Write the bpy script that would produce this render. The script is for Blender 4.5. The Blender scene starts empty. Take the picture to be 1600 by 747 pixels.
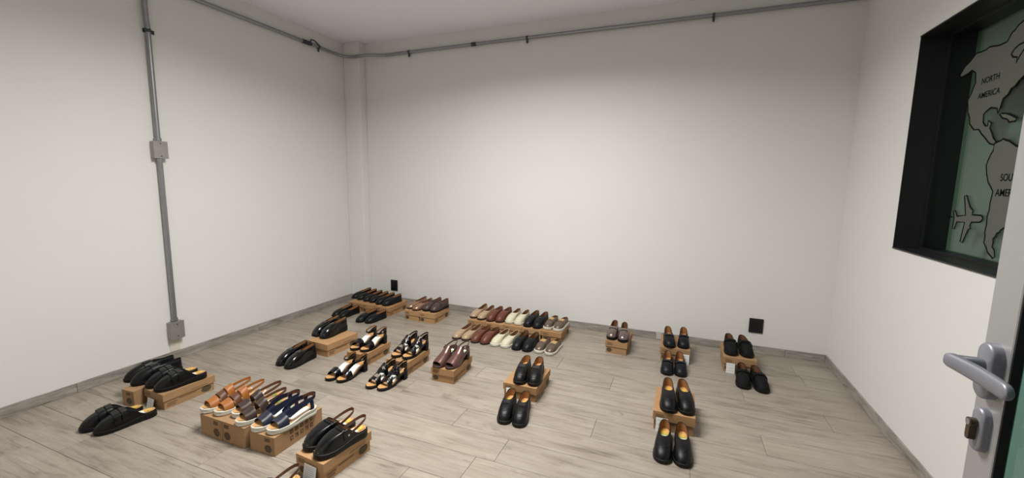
import bpy, math, random
from mathutils import Vector, Matrix
from mathutils.bvhtree import BVHTree

random.seed(7)
scene = bpy.context.scene
COL = scene.collection
PI = math.pi

# ------------------------------------------------------------------ camera
cam_data = bpy.data.cameras.new('camera')
cam_data.sensor_fit = 'HORIZONTAL'
cam_data.sensor_width = 36.0
cam_data.lens = 36.0 * 654.13 / 1600.0
cam_data.clip_start = 0.02
cam = bpy.data.objects.new('camera', cam_data)
COL.objects.link(cam)
R_ = Vector((0.92896369, 0.36986715, 0.01499152))
D_ = Vector((0.06202755, -0.11560748, -0.99135639))
F_ = Vector((-0.36493703, 0.92186398, -0.13033711))
cam.matrix_world = Matrix(((R_.x, -D_.x, -F_.x, 0.0),
                           (R_.y, -D_.y, -F_.y, 0.0),
                           (R_.z, -D_.z, -F_.z, 1.30),
                           (0, 0, 0, 1)))
scene.camera = cam

# ------------------------------------------------------------------ world, light, exposure
world = bpy.data.worlds.new('world')
scene.world = world
world.use_nodes = True
world.node_tree.nodes['Background'].inputs[0].default_value = (0.80, 0.85, 0.95, 1)
world.node_tree.nodes['Background'].inputs[1].default_value = 0.12

LAMP_POS = (-1.05, 1.70, 2.718)
LAMP_POWER = 60.0
lamp_data = bpy.data.lights.new('panel_light', 'AREA')
lamp_data.shape = 'RECTANGLE'
lamp_data.size = 1.16
lamp_data.size_y = 0.56
lamp_data.energy = LAMP_POWER
lamp_data.color = (1.0, 0.985, 0.955)
lamp_data.spread = math.radians(158)
lamp_light = bpy.data.objects.new('panel_light', lamp_data)
COL.objects.link(lamp_light)
lamp_light.location = (LAMP_POS[0], LAMP_POS[1], LAMP_POS[2] - 0.075)

scene.view_settings.view_transform = 'Standard'
scene.view_settings.look = 'None'
scene.view_settings.gamma = 1.0
scene.view_settings.use_curve_mapping = False
scene.view_settings.exposure = 0.42

# ------------------------------------------------------------------ materials
MATS = {}


def srgb(r, g, b):
    def f(c):
        c /= 255.0
        return c / 12.92 if c <= 0.04045 else ((c + 0.055) / 1.055) ** 2.4
    return (f(r), f(g), f(b), 1.0)


def new_mat(name):
    m = bpy.data.materials.new(name)
    m.use_nodes = True
    MATS[name] = m
    nt = m.node_tree
    return m, nt, nt.nodes['Principled BSDF']


def basic(name, col, rough=0.5, metal=0.0, noise=0.0, nscale=60.0, bump=0.0, bscale=200.0, spec=0.5, coat=0.0, coat_rough=0.1):
    m, nt, b = new_mat(name)
    b.inputs['Base Color'].default_value = col
    b.inputs['Roughness'].default_value = rough
    b.inputs['Metallic'].default_value = metal
    b.inputs['Specular IOR Level'].default_value = spec
    b.inputs['Coat Weight'].default_value = coat
    b.inputs['Coat Roughness'].default_value = coat_rough
    tc = nt.nodes.new('ShaderNodeTexCoord')
    if noise > 0:
        n = nt.nodes.new('ShaderNodeTexNoise')
        n.inputs['Scale'].default_value = nscale
        n.inputs['Detail'].default_value = 4
        nt.links.new(tc.outputs['Object'], n.inputs['Vector'])
        mx = nt.nodes.new('ShaderNodeMix')
        mx.data_type = 'RGBA'
        mx.inputs['A'].default_value = tuple(c * (1 - noise) for c in col[:3]) + (1,)
        mx.inputs['B'].default_value = tuple(min(1, c * (1 + noise)) for c in col[:3]) + (1,)
        nt.links.new(n.outputs['Fac'], mx.inputs['Factor'])
        nt.links.new(mx.outputs['Result'], b.inputs['Base Color'])
    if bump > 0:
        n2 = nt.nodes.new('ShaderNodeTexNoise')
        n2.inputs['Scale'].default_value = bscale
        n2.inputs['Detail'].default_value = 3
        nt.links.new(tc.outputs['Object'], n2.inputs['Vector'])
        bp = nt.nodes.new('ShaderNodeBump')
        bp.inputs['Strength'].default_value = bump
        bp.inputs['Distance'].default_value = 0.002
        nt.links.new(n2.outputs['Fac'], bp.inputs['Height'])
        nt.links.new(bp.outputs['Normal'], b.inputs['Normal'])
    return m


def wall_paint(name, col):
    m, nt, b = new_mat(name)
    b.inputs['Roughness'].default_value = 0.75
    b.inputs['Specular IOR Level'].default_value = 0.3
    tc = nt.nodes.new('ShaderNodeTexCoord')
    n = nt.nodes.new('ShaderNodeTexNoise')
    n.inputs['Scale'].default_value = 1.6
    n.inputs['Detail'].default_value = 5
    n.inputs['Roughness'].default_value = 0.6
    nt.links.new(tc.outputs['Object'], n.inputs['Vector'])
    mx = nt.nodes.new('ShaderNodeMix')
    mx.data_type = 'RGBA'
    mx.inputs['A'].default_value = tuple(c * 0.97 for c in col[:3]) + (1,)
    mx.inputs['B'].default_value = tuple(min(1, c * 1.03) for c in col[:3]) + (1,)
    nt.links.new(n.outputs['Fac'], mx.inputs['Factor'])
    nt.links.new(mx.outputs['Result'], b.inputs['Base Color'])
    n2 = nt.nodes.new('ShaderNodeTexNoise')
    n2.inputs['Scale'].default_value = 9
    n2.inputs['Detail'].default_value = 6
    nt.links.new(tc.outputs['Object'], n2.inputs['Vector'])
    bp = nt.nodes.new('ShaderNodeBump')
    bp.inputs['Strength'].default_value = 0.12
    bp.inputs['Distance'].default_value = 0.01
    nt.links.new(n2.outputs['Fac'], bp.inputs['Height'])
    nt.links.new(bp.outputs['Normal'], b.inputs['Normal'])
    return m


def plank_mat(name, c_lo, c_mid, c_hi, axis='X', rough=0.42, sc=1.0):
    """weathered grey wood look, grain along one axis, shifted per object"""
    m, nt, b = new_mat(name)
    L = nt.links.new
    tc = nt.nodes.new('ShaderNodeTexCoord')
    oi = nt.nodes.new('ShaderNodeObjectInfo')
    mul = nt.nodes.new('ShaderNodeVectorMath')
    mul.operation = 'MULTIPLY_ADD'
    L(tc.outputs['Object'], mul.inputs[0])
    mul.inputs[1].default_value = (1, 1, 1)
    cmb = nt.nodes.new('ShaderNodeCombineXYZ')
    mm = nt.nodes.new('ShaderNodeMath')
    mm.operation = 'MULTIPLY'
    mm.inputs[1].default_value = 37.0
    L(oi.outputs['Random'], mm.inputs[0])
    for k in range(3):
        L(mm.outputs[0], cmb.inputs[k])
    L(cmb.outputs[0], mul.inputs[2])

    def noise(scale_vec, scale, detail, rough_, dist=0.0):
        mp = nt.nodes.new('ShaderNodeMapping')
        mp.inputs['Scale'].default_value = scale_vec
        L(mul.outputs[0], mp.inputs['Vector'])
        n = nt.nodes.new('ShaderNodeTexNoise')
        n.inputs['Scale'].default_value = scale * sc
        n.inputs['Detail'].default_value = detail
        n.inputs['Roughness'].default_value = rough_
        n.inputs['Distortion'].default_value = dist
        L(mp.outputs[0], n.inputs['Vector'])
        return n
    lg = (0.10, 1, 1) if axis == 'X' else (1, 0.10, 1)
    lg2 = (0.04, 1, 1) if axis == 'X' else (1, 0.04, 1)
    n1 = noise(lg, 38, 8, 0.66, 0.5)       # streaks
    n2 = noise(lg2, 130, 4, 0.65, 0.2)       # fine grain
    n3 = noise((0.35, 1, 1) if axis == 'X' else (1, 0.35, 1), 7, 4, 0.55, 0.8)   # patches
    n4 = noise((0.22, 1, 1) if axis == 'X' else (1, 0.22, 1), 16, 5, 0.7, 1.2)   # dark knots
    a1 = nt.nodes.new('ShaderNodeMix'); a1.data_type = 'FLOAT'
    a1.inputs['Factor'].default_value = 0.35
    L(n1.outputs['Fac'], a1.inputs['A']); L(n2.outputs['Fac'], a1.inputs['B'])
    a2 = nt.nodes.new('ShaderNodeMix'); a2.data_type = 'FLOAT'
    a2.inputs['Factor'].default_value = 0.28
    L(a1.outputs['Result'], a2.inputs['A']); L(n3.outputs['Fac'], a2.inputs['B'])
    cr = nt.nodes.new('ShaderNodeValToRGB')
    cr.color_ramp.elements[0].position = 0.34
    cr.color_ramp.elements[0].color = c_lo
    cr.color_ramp.elements[1].position = 0.64
    cr.color_ramp.elements[1].color = c_hi
    e = cr.color_ramp.elements.new(0.48)
    e.color = c_mid
    L(a2.outputs['Result'], cr.inputs['Fac'])
    kr = nt.nodes.new('ShaderNodeMapRange')
    kr.inputs['From Min'].default_value = 0.60
    kr.inputs['From Max'].default_value = 0.74
    kr.inputs['To Min'].default_value = 0.0
    kr.inputs['To Max'].default_value = 0.55
    L(n4.outputs['Fac'], kr.inputs['Value'])
    mx = nt.nodes.new('ShaderNodeMix'); mx.data_type = 'RGBA'
    L(kr.outputs[0], mx.inputs['Factor'])
    L(cr.outputs['Color'], mx.inputs['A'])
    mx.inputs['B'].default_value = tuple(c * 0.55 for c in c_lo[:3]) + (1,)
    # slight per-plank tone
    hv = nt.nodes.new('ShaderNodeHueSaturation')
    mr = nt.nodes.new('ShaderNodeMapRange')
    mr.inputs['To Min'].default_value = 0.93
    mr.inputs['To Max'].default_value = 1.06
    L(oi.outputs['Random'], mr.inputs['Value'])
    L(mr.outputs[0], hv.inputs['Value'])
    L(mx.outputs['Result'], hv.inputs['Color'])
    L(hv.outputs['Color'], b.inputs['Base Color'])
    b.inputs['Roughness'].default_value = rough
    b.inputs['Specular IOR Level'].default_value = 0.35
    bp = nt.nodes.new('ShaderNodeBump')
    bp.inputs['Strength'].default_value = 0.18
    bp.inputs['Distance'].default_value = 0.002
    L(a1.outputs['Result'], bp.inputs['Height'])
    L(bp.outputs['Normal'], b.inputs['Normal'])
    return m


def emit(name, col, strength):
    m, nt, b = new_mat(name)
    b.inputs['Base Color'].default_value = (0.9, 0.9, 0.9, 1)
    b.inputs['Emission Color'].default_value = col
    b.inputs['Emission Strength'].default_value = strength
    return m


def pane(name, tint, refl=0.06, rough=0.02):
    m = bpy.data.materials.new(name)
    m.use_nodes = True
    MATS[name] = m
    nt = m.node_tree
    nt.nodes.remove(nt.nodes['Principled BSDF'])
    out = nt.nodes['Material Output']
    tr = nt.nodes.new('ShaderNodeBsdfTransparent')
    tr.inputs['Color'].default_value = tint
    gl = nt.nodes.new('ShaderNodeBsdfGlossy')
    gl.inputs['Roughness'].default_value = rough
    lw = nt.nodes.new('ShaderNodeLayerWeight')
    lw.inputs['Blend'].default_value = 0.5
    pw = nt.nodes.new('ShaderNodeMath')
    pw.operation = 'POWER'
    pw.inputs[1].default_value = 5.0
    nt.links.new(lw.outputs['Facing'], pw.inputs[0])
    fr = nt.nodes.new('ShaderNodeMath')
    fr.operation = 'MULTIPLY_ADD'
    fr.inputs[1].default_value = 0.9
    fr.inputs[2].default_value = refl * 0.6
    nt.links.new(pw.outputs[0], fr.inputs[0])
    mx = nt.nodes.new('ShaderNodeMixShader')
    nt.links.new(fr.outputs[0], mx.inputs[0])
    nt.links.new(tr.outputs[0], mx.inputs[1])
    nt.links.new(gl.outputs[0], mx.inputs[2])
    nt.links.new(mx.outputs[0], out.inputs['Surface'])
    return m


wall_paint('wall_cream', (0.74, 0.735, 0.712, 1))
wall_paint('ceiling_white', (0.90, 0.905, 0.955, 1))
wall_paint('patch_plaster', (0.66, 0.615, 0.53, 1))
plank_mat('grey_wood', srgb(106, 96, 85), srgb(150, 140, 128), srgb(167, 158, 146), 'X')
plank_mat('grey_wood_y', srgb(92, 86, 79), srgb(146, 140, 132), srgb(178, 173, 165), 'Y', 0.45, 1.8)
plank_mat('grey_wood_x', srgb(92, 86, 79), srgb(146, 140, 132), srgb(178, 173, 165), 'X', 0.45, 1.8)
basic('grout', srgb(116, 108, 99), 0.9, noise=0.1)
basic('pale_tile', srgb(186, 186, 182), 0.5, noise=0.08)
basic('galvanised', srgb(150, 152, 155), 0.38, metal=0.85, noise=0.12, nscale=40)
basic('box_steel', srgb(158, 156, 152), 0.5, metal=0.6, noise=0.15, nscale=30)
basic('dark_steel', srgb(70, 72, 76), 0.5, metal=0.6)
basic('black_plastic', srgb(22, 22, 24), 0.4)
basic('black_insert', srgb(12, 12, 14), 0.3)
basic('black_frame', srgb(24, 25, 27), 0.45, noise=0.1, nscale=20)
basic('green_panel', srgb(96, 120, 102), 0.7, noise=0.04, nscale=3)
basic('map_vinyl', srgb(90, 92, 84), 0.75, noise=0.04, nscale=12)
basic('map_line', srgb(16, 17, 16), 0.9, spec=0.1)
basic('aluminium', srgb(176, 176, 176), 0.42, metal=0.55, noise=0.03, nscale=20)
basic('handle_grey', srgb(140, 141, 150), 0.42, metal=0.45)
basic('lock_brass', srgb(112, 100, 84), 0.32, metal=0.9)
basic('gasket', srgb(14, 14, 15), 0.6)
pane('window_glass', (0.90, 0.94, 0.92, 1))
pane('door_glass', (0.42, 0.58, 0.54, 1))
emit('lamp_diffuser', (1.0, 0.985, 0.955, 1), 2.0)
basic('lamp_white', (0.85, 0.85, 0.85, 1), 0.4)

basic('kraft', srgb(166, 127, 86), 0.78, noise=0.10, nscale=35, bump=0.05, bscale=300)
basic('kraft_b', srgb(158, 124, 88), 0.80, noise=0.12, nscale=30, bump=0.05, bscale=300)
basic('kraft_c', srgb(174, 136, 95), 0.78, noise=0.10, nscale=30, bump=0.05, bscale=300)
basic('ink', srgb(62, 50, 38), 0.7, noise=0.2, nscale=300)
basic('ink_light', srgb(120, 92, 62), 0.75, noise=0.2, nscale=200)
basic('ink_green', srgb(58, 62, 44), 0.7, noise=0.2, nscale=300)
basic('paper', srgb(226, 227, 224), 0.8)
basic('paper_print', srgb(186, 188, 186), 0.8)


def leather(name, col, rough, bump=0.15, bscale=260, coat=0.0, metal=0.0, noise=0.12, spec=0.5):
    return basic(name, col, rough, metal, noise, 40, bump, bscale, spec, coat)


leather('black_leather', srgb(9, 9, 11), 0.42, spec=0.28)
leather('black_smooth', srgb(8, 8, 10), 0.30, bump=0.06, coat=0.12, spec=0.35)
leather('black_patent', srgb(6, 6, 9), 0.17, bump=0.02, coat=0.35, spec=0.4)
leather('black_suede', srgb(12, 12, 13), 0.72, bump=0.3, bscale=400, spec=0.2)
leather('navy_black', srgb(11, 13, 20), 0.46, spec=0.28)
leather('navy_leather', srgb(32, 36, 54), 0.36, coat=0.2)
leather('navy_elastic', srgb(30, 34, 54), 0.85, bump=0.4, bscale=500, spec=0.2)
leather('tan_leather', srgb(160, 98, 44), 0.42)
leather('mid_brown', srgb(96, 58, 38), 0.45)
leather('dark_brown', srgb(58, 42, 36), 0.40)
leather('espresso', srgb(70, 52, 48), 0.38)
leather('rust_brown', srgb(98, 50, 34), 0.48)
leather('beige', srgb(168, 144, 116), 0.35)
leather('cream', srgb(204, 198, 172), 0.5)
leather('gold_bronze', srgb(158, 124, 100), 0.28, metal=0.55)
leather('pewter', srgb(124, 108, 104), 0.26, metal=0.6)
leather('wine_metal', srgb(112, 82, 78), 0.30, metal=0.5)
leather('bronze', srgb(102, 86, 76), 0.34, metal=0.3)
leather('lining_tan', srgb(150, 104, 62), 0.7, bump=0.1)
leather('lining_brown', srgb(108, 72, 48), 0.7, bump=0.1)
leather('footbed', srgb(200, 152, 98), 0.62, bump=0.1)
basic('rubber_black', srgb(11, 11, 12), 0.6, spec=0.3)
basic('rubber_brown', srgb(52, 34, 24), 0.6)
basic('rubber_white', srgb(206, 204, 190), 0.6)
basic('rubber_tan', srgb(150, 112, 78), 0.6)
basic('gore_tan', srgb(176, 146, 96), 0.85, bump=0.4, bscale=500)
basic('gore_black', srgb(26, 26, 28), 0.85, bump=0.4, bscale=500)
basic('sticker_gold', srgb(214, 178, 86), 0.4)
basic('sticker_white', srgb(234, 236, 226), 0.6)
basic('sticker_green', srgb(150, 190, 84), 0.6)
basic('buckle_metal', srgb(190, 190, 192), 0.25, metal=0.9)


# ------------------------------------------------------------------ mesh helpers
class MB:
    def __init__(self):
        self.v = []
        self.f = []

    def add(self, pts):
        i = len(self.v)
        self.v.extend([tuple(p) for p in pts])
        return i

    def box(self, x0, x1, y0, y1, z0, z1, bev=0.0):
        if bev <= 0:
            i = self.add([(x, y, z) for z in (z0, z1) for y in (y0, y1) for x in (x0, x1)])
            for q in ((0, 2, 3, 1), (4, 5, 7, 6), (0, 1, 5, 4), (2, 6, 7, 3), (0, 4, 6, 2), (1, 3, 7, 5)):
                self.f.append(tuple(i + k for k in q))
        else:
            # chamfered box built from three stacked octagon-ish rings
            rings = []
            b = bev
            for z, s in ((z0, b), (z0 + b, 0), (z1 - b, 0), (z1, b)):
                rings.append([(x0 + s, y0 + s + (0 if s else b), z) if False else p for p in
                              ((x0 + b, y0 + s, z), (x1 - b, y0 + s, z), (x1 - s, y0 + b, z), (x1 - s, y1 - b, z),
                               (x1 - b, y1 - s, z), (x0 + b, y1 - s, z), (x0 + s, y1 - b, z), (x0 + s, y0 + b, z))])
            self.grid(rings, closed_u=True)
            self.ngon(list(reversed(rings[0])))
            self.ngon(rings[-1])
        return self

    def ngon(self, pts):
        i = self.add(pts)
        self.f.append(tuple(range(i, i + len(pts))))
        return self

    def grid(self, rows, closed_u=False, closed_v=False, flip=False):
        n = len(rows[0])
        i = self.add([p for r in rows for p in r])
        R = len(rows)
        for a in range(R if closed_v else R - 1):
            a2 = (a + 1) % R
            for b in range(n if closed_u else n - 1):
                b2 = (b + 1) % n
                q = (i + a * n + b, i + a * n + b2, i + a2 * n + b2, i + a2 * n + b)
                self.f.append(tuple(reversed(q)) if flip else q)
        return self

    def tube(self, path, r, sides=10, closed=False, caps=True):
        P = [Vector(p) for p in path]
        n = len(P)
        rows = []
        up = Vector((0, 0, 1))
        prev = None
        for k in range(n):
            if closed:
                t = P[(k + 1) % n] - P[k - 1]
            else:
                t = P[min(k + 1, n - 1)] - P[max(k - 1, 0)]
            t.normalize()
            if prev is None:
                ref = up if abs(t.dot(up)) < 0.95 else Vector((1, 0, 0))
                nrm = (ref - t * ref.dot(t)).normalized()
            else:
                nrm = prev - t * prev.dot(t)
                nrm = nrm.normalized() if nrm.length > 1e-6 else prev
            prev = nrm
            bn = t.cross(nrm)
            rr = r[k] if isinstance(r, (list, tuple)) else r
            rows.append([P[k] + (nrm * math.cos(2 * PI * j / sides) + bn * math.sin(2 * PI * j / sides)) * rr for j in range(sides)])
        self.grid(rows, closed_u=True, closed_v=closed)
        if caps and not closed:
            self.ngon(list(reversed(rows[0])))
            self.ngon(rows[-1])
        return self

    def shell(self, rows, th):
        """thin solid sheet from a grid of points"""
        R, n = len(rows), len(rows[0])
        V = [[Vector(p) for p in r] for r in rows]
        inner = []
        for a in range(R):
            row = []
            for b in range(n):
                du = V[a][min(b + 1, n - 1)] - V[a][max(b - 1, 0)]
                dv = V[min(a + 1, R - 1)][b] - V[max(a - 1, 0)][b]
                nn = du.cross(dv)
                nn = nn.normalized() if nn.length > 1e-12 else Vector((0, 0, 1))
                row.append(V[a][b] - nn * th)
            inner.append(row)
        self.grid(V)
        self.grid(inner, flip=True)
        edge = V[0] + [V[a][-1] for a in range(1, R)] + list(reversed(V[-1]))[1:] + [V[a][0] for a in range(R - 2, 0, -1)]
        edge2 = inner[0] + [inner[a][-1] for a in range(1, R)] + list(reversed(inner[-1]))[1:] + [inner[a][0] for a in range(R - 2, 0, -1)]
        self.grid([edge2, edge], closed_u=True)
        return self

    def prism(self, poly, axis, a0, a1):
        """2-D polygon extruded along an axis ('X': poly is (y,z), 'Y': (x,z), 'Z': (x,y))"""
        def mk(p, a):
            return {'X': (a, p[0], p[1]), 'Y': (p[0], a, p[1]), 'Z': (p[0], p[1], a)}[axis]
        A = [mk(p, a0) for p in poly]
        B = [mk(p, a1) for p in poly]
        self.grid([A, B], closed_u=True)
        self.ngon(list(reversed(A)))
        self.ngon(B)
        return self

    def mesh(self, name, mat, smooth=False):
        me = bpy.data.meshes.new(name)
        me.from_pydata([tuple(p) for p in self.v], [], self.f)
        me.materials.append(MATS[mat])
        import bmesh
        bm = bmesh.new()
        bm.from_mesh(me)
        bmesh.ops.remove_doubles(bm, verts=bm.verts, dist=1e-6)
        bmesh.ops.recalc_face_normals(bm, faces=bm.faces)
        bm.to_mesh(me)
        bm.free()
        if smooth:
            for p in me.polygons:
                p.use_smooth = True
            try:
                me.set_sharp_from_angle(angle=math.radians(50))
            except Exception:
                pass
        return me

    def build(self, name, mat, parent=None, smooth=False):
        return link(name, self.mesh(name, mat, smooth), parent)


def link(name, me, parent=None):
    o = bpy.data.objects.new(name, me)
    COL.objects.link(o)
    if parent is not None:
        o.parent = parent
    return o


def empty(name, loc=(0, 0, 0), rz=0.0, parent=None):
    o = bpy.data.objects.new(name, None)
    o.empty_display_size = 0.05
    COL.objects.link(o)
    o.location = loc
    o.rotation_euler = (0, 0, rz)
    if parent is not None:
        o.parent = parent
    return o


def tag(o, label=None, cat=None, group=None, kind=None):
    if label:
        o['label'] = label
    if cat:
        o['category'] = cat
    if group:
        o['group'] = group
    if kind:
        o['kind'] = kind
    return o


def smooth01(a, b, x):
    t = max(0.0, min(1.0, (x - a) / (b - a)))
    return t * t * (3 - 2 * t)


# ------------------------------------------------------------------ room shell
XL, XR, YB, YF, ZC = -3.3336, 1.103, 3.674, -0.02, 2.718
WT = 0.215   # thickness of the right wall
WY0, WY1, WZ0, WZ1 = 1.15, 2.872, 0.984, 2.083   # window opening

tag(MB().box(XL - 0.15, XL, YF - 0.12, YB + 0.15, -0.05, ZC + 0.1).build('wall_left', 'wall_cream'),
    'cream painted wall carrying the vertical conduit', 'wall', kind='structure')
tag(MB().box(XL, XR + WT, YB, YB + 0.15, -0.05, ZC + 0.1).build('wall_back', 'wall_cream'),
    'cream painted far wall behind the rows of shoes', 'wall', kind='structure')
w = MB()
w.box(XR, XR + WT, YF - 0.12, WY0, -0.05, ZC + 0.1)
w.box(XR, XR + WT, WY1, YB, -0.05, ZC + 0.1)
w.box(XR, XR + WT, WY0, WY1, -0.05, WZ0)
w.box(XR, XR + WT, WY0, WY1, WZ1, ZC + 0.1)
tag(w.build('wall_right', 'wall_cream'), 'cream painted wall with the black framed window', 'wall', kind='structure')
w = MB()
w.box(XL, -0.46, YF - 0.12, YF, -0.05, ZC)
w.box(0.56, XR, YF - 0.12, YF, -0.05, ZC)
w.box(-0.46, 0.56, YF - 0.12, YF, 2.14, ZC)
tag(w.build('wall_front', 'wall_cream'), 'cream painted wall around the doorway', 'wall', kind='structure')
tag(MB().box(XL - 0.15, XR + WT, YF - 0.12, YB + 0.15, ZC, ZC + 0.12).build('ceiling', 'ceiling_white'),
    'plain white ceiling', 'ceiling', kind='structure')
tag(MB().box(XL, -3.13, 3.578, YB, 0.0, ZC, 0.004).build('wall_column', 'wall_cream'),
    'narrow cream column in the far left corner', 'column', kind='structure')

# floor: screed with planks laid on it, rows parallel to the far wall
floor = MB().box(XL, XR, -1.2, YB, -0.06, -0.004).build('floor', 'grout')
tag(floor, 'grey wood look plank floor', 'floor', kind='structure')
ROW0, ROWW, PL = 1.1078, 0.1865, 1.192
joint = {-1: -1.50, 0: -1.968, 1: -1.077, 2: -2.02, 3: -0.735, 4: -1.068, 5: -0.352, 6: 0.477, 7: -0.02, 8: -0.339, 9: -0.74,
         10: 0.09, 11: 0.859, 12: -0.35, 13: 0.2}
plank_cache = {}
k = int(math.floor((-1.2 - ROW0) / ROWW))
while ROW0 + k * ROWW < YB:
    y0 = ROW0 + k * ROWW
    y1 = min(y0 + ROWW, YB)
    j = joint.get(k, random.uniform(-0.6, 0.6))
    x = j - PL * math.ceil((j - XL) / PL)
    while x < XR:
        a, b = max(x, XL), min(x + PL, XR)
        if b - a > 0.02:
            g = 0.0008
            key = (round(b - a, 4), round(y1 - y0, 4))
            if key not in plank_cache:
                lx, ly = b - a - 2 * g, y1 - y0 - 2 * g
                me = MB().box(-lx / 2, lx / 2, -ly / 2, ly / 2, -0.0079, 0.0, 0.0007).mesh('plank', 'grey_wood')
                plank_cache[key] = me
            o = link('plank', plank_cache[key], floor)
            o.location = ((a + b) / 2, (y0 + y1) / 2, 0.0)
        x += PL
    k += 1

# skirting: strips of the same tile, each strip a piece
HB, TB = 0.0614, 0.009


def skirting(name, axis, fixed, a0, a1, first, mat, label, sgn):
    root = empty(name)
    tag(root, label, 'skirting', kind='structure')
    cuts = [a0]
    c = first
    while c < a1 - 0.05:
        if c > a0 + 0.05:
            cuts.append(c)
        c += PL
    cuts.append(a1)
    for p, q in zip(cuts[:-1], cuts[1:]):
        m = MB()
        l = q - p - 0.0016
        if axis == 'X':
            m.box(-l / 2, l / 2, min(0, sgn * TB), max(0, sgn * TB), 0, HB, 0.0012)
            o = m.build('skirting_strip', mat, root)
            o.location = ((p + q) / 2, fixed, 0.0)
        else:
            m.box(min(0, sgn * TB), max(0, sgn * TB), -l / 2, l / 2, 0, HB, 0.0012)
            o = m.build('skirting_strip', mat, root)
            o.location = (fixed, (p + q) / 2, 0.0)
    return root


sk_b = skirting('baseboard_back', 'X', YB, -3.13, XR - TB, -1.55, 'grey_wood_x', 'grey wood look skirting along the far wall', -1)
skirting('baseboard_left', 'Y', XL, YF, 3.578, 1.262, 'grey_wood_y', 'grey wood look skirting along the left wall', 1)
skirting('baseboard_right', 'Y', XR, YF, YB, 0.9, 'grey_wood_y', 'grey wood look skirting below the window wall', -1)
o = MB().box(-0.022, 0.022, -0.002, 0.0, -0.028, 0.028, 0.0006).build('pale_strip', 'pale_tile', sk_b)
o.location = (-0.089, YB - TB - 0.0002, 0.033)
m = MB()
m.box(XL + 0.0, -3.13, 3.578 - TB, 3.578, 0, HB, 0.001)
m.box(-3.13, -3.13 + TB, 3.578 - TB, YB - TB, 0, HB, 0.001)
tag(m.build('trim_1', 'grey_wood_x'), 'grey skirting wrapped around the corner column', 'skirting', kind='structure')

# ceiling lamp (above the camera's field of view)
lamp = empty('ceiling_lamp', LAMP_POS)
tag(lamp, 'rectangular white surface mounted ceiling light panel', 'lamp')
m = MB()
m.box(-0.62, 0.62, -0.32, -0.295, -0.06, 0.0)
m.box(-0.62, 0.62, 0.295, 0.32, -0.06, 0.0)
m.box(-0.62, -0.595, -0.295, 0.295, -0.06, 0.0)
m.box(0.595, 0.62, -0.295, 0.295, -0.06, 0.0)
m.build('lamp_frame', 'lamp_white', lamp)
MB().box(-0.594, 0.594, -0.294, 0.294, -0.055, -0.03).build('diffuser', 'lamp_diffuser', lamp)
lamp_light.parent = lamp
lamp_light.location = (0, 0, -0.075)

# ------------------------------------------------------------------ window, map behind the glass
win = empty('window_1', (XR, (WY0 + WY1) / 2, WZ0))
tag(win, 'deep black framed window in the right wall', 'window', kind='structure')
cy = (WY0 + WY1) / 2
hy = (WY1 - WY0) / 2
hz = WZ1 - WZ0
T = 0.006
GX = 0.113


def win_part(name, mat, *a, **k):
    return MB().box(*a, **k).build(name, mat, win)


win_part('jamb', 'black_frame', -0.004, WT, hy - T, hy, 0, hz)
win_part('jamb', 'black_frame', -0.004, WT, -hy, -hy + T, 0, hz)
win_part('sill', 'black_frame', -0.006, WT, -hy, hy, 0, T)
win_part('head', 'black_frame', -0.006, WT, -hy, hy, hz - T, hz)
m = MB()
for a in ((hy - T - 0.012, hy - T), (-hy + T, -hy + T + 0.012)):
    m.box(GX - 0.006, GX + 0.010, a[0], a[1], T, hz - T)
m.box(GX - 0.006, GX + 0.010, -hy + T + 0.012, hy - T - 0.012, T, T + 0.010)
m.box(GX - 0.006, GX + 0.010, -hy + T + 0.012, hy - T - 0.012, hz - T - 0.010, hz - T)
m.build('glazing_bead', 'black_frame', win)
win_part('pane', 'window_glass', GX + 0.0005, GX + 0.0055, -hy + T + 0.012, hy - T - 0.012, T + 0.01, hz - T - 0.01)
tag(MB().box(XR + WT + 0.0005, XR + WT + 0.008, WY0 - 0.02, WY1 + 0.02, WZ0 - 0.02, WZ1 + 0.02).build('backing_panel', 'green_panel'),
    'green panel closing the window behind the world map', 'panel')

MX = XR + GX - 0.0012
mp = empty('world_map', (MX, 2.4, WZ0 + 0.1))
tag(mp, 'grey world map graphic with dark outlines on the window glass', 'map')


def map_xf(p):
    return (p[0] - 2.4, p[1] - (WZ0 + 0.1))


def map_piece(name, poly, closed_line=True, fill=True):
    P = [map_xf(p) for p in poly]
    obj = None
    if fill:
        obj = MB().prism(P, 'X', -0.0006, 0.0010).build(name, 'map_vinyl', mp)
    lm = MB().tube([(-0.0008, a, b) for a, b in P], 0.0036, 6, closed=closed_line)
    for i, vv in enumerate(lm.v):
        lm.v[i] = (max(-0.0014, min(0.0, vv[0])) - 0.0002, vv[1], vv[2])
    lm.build(name + '_outline' if fill else name, 'map_line', obj if obj else mp)
    return obj


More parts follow.
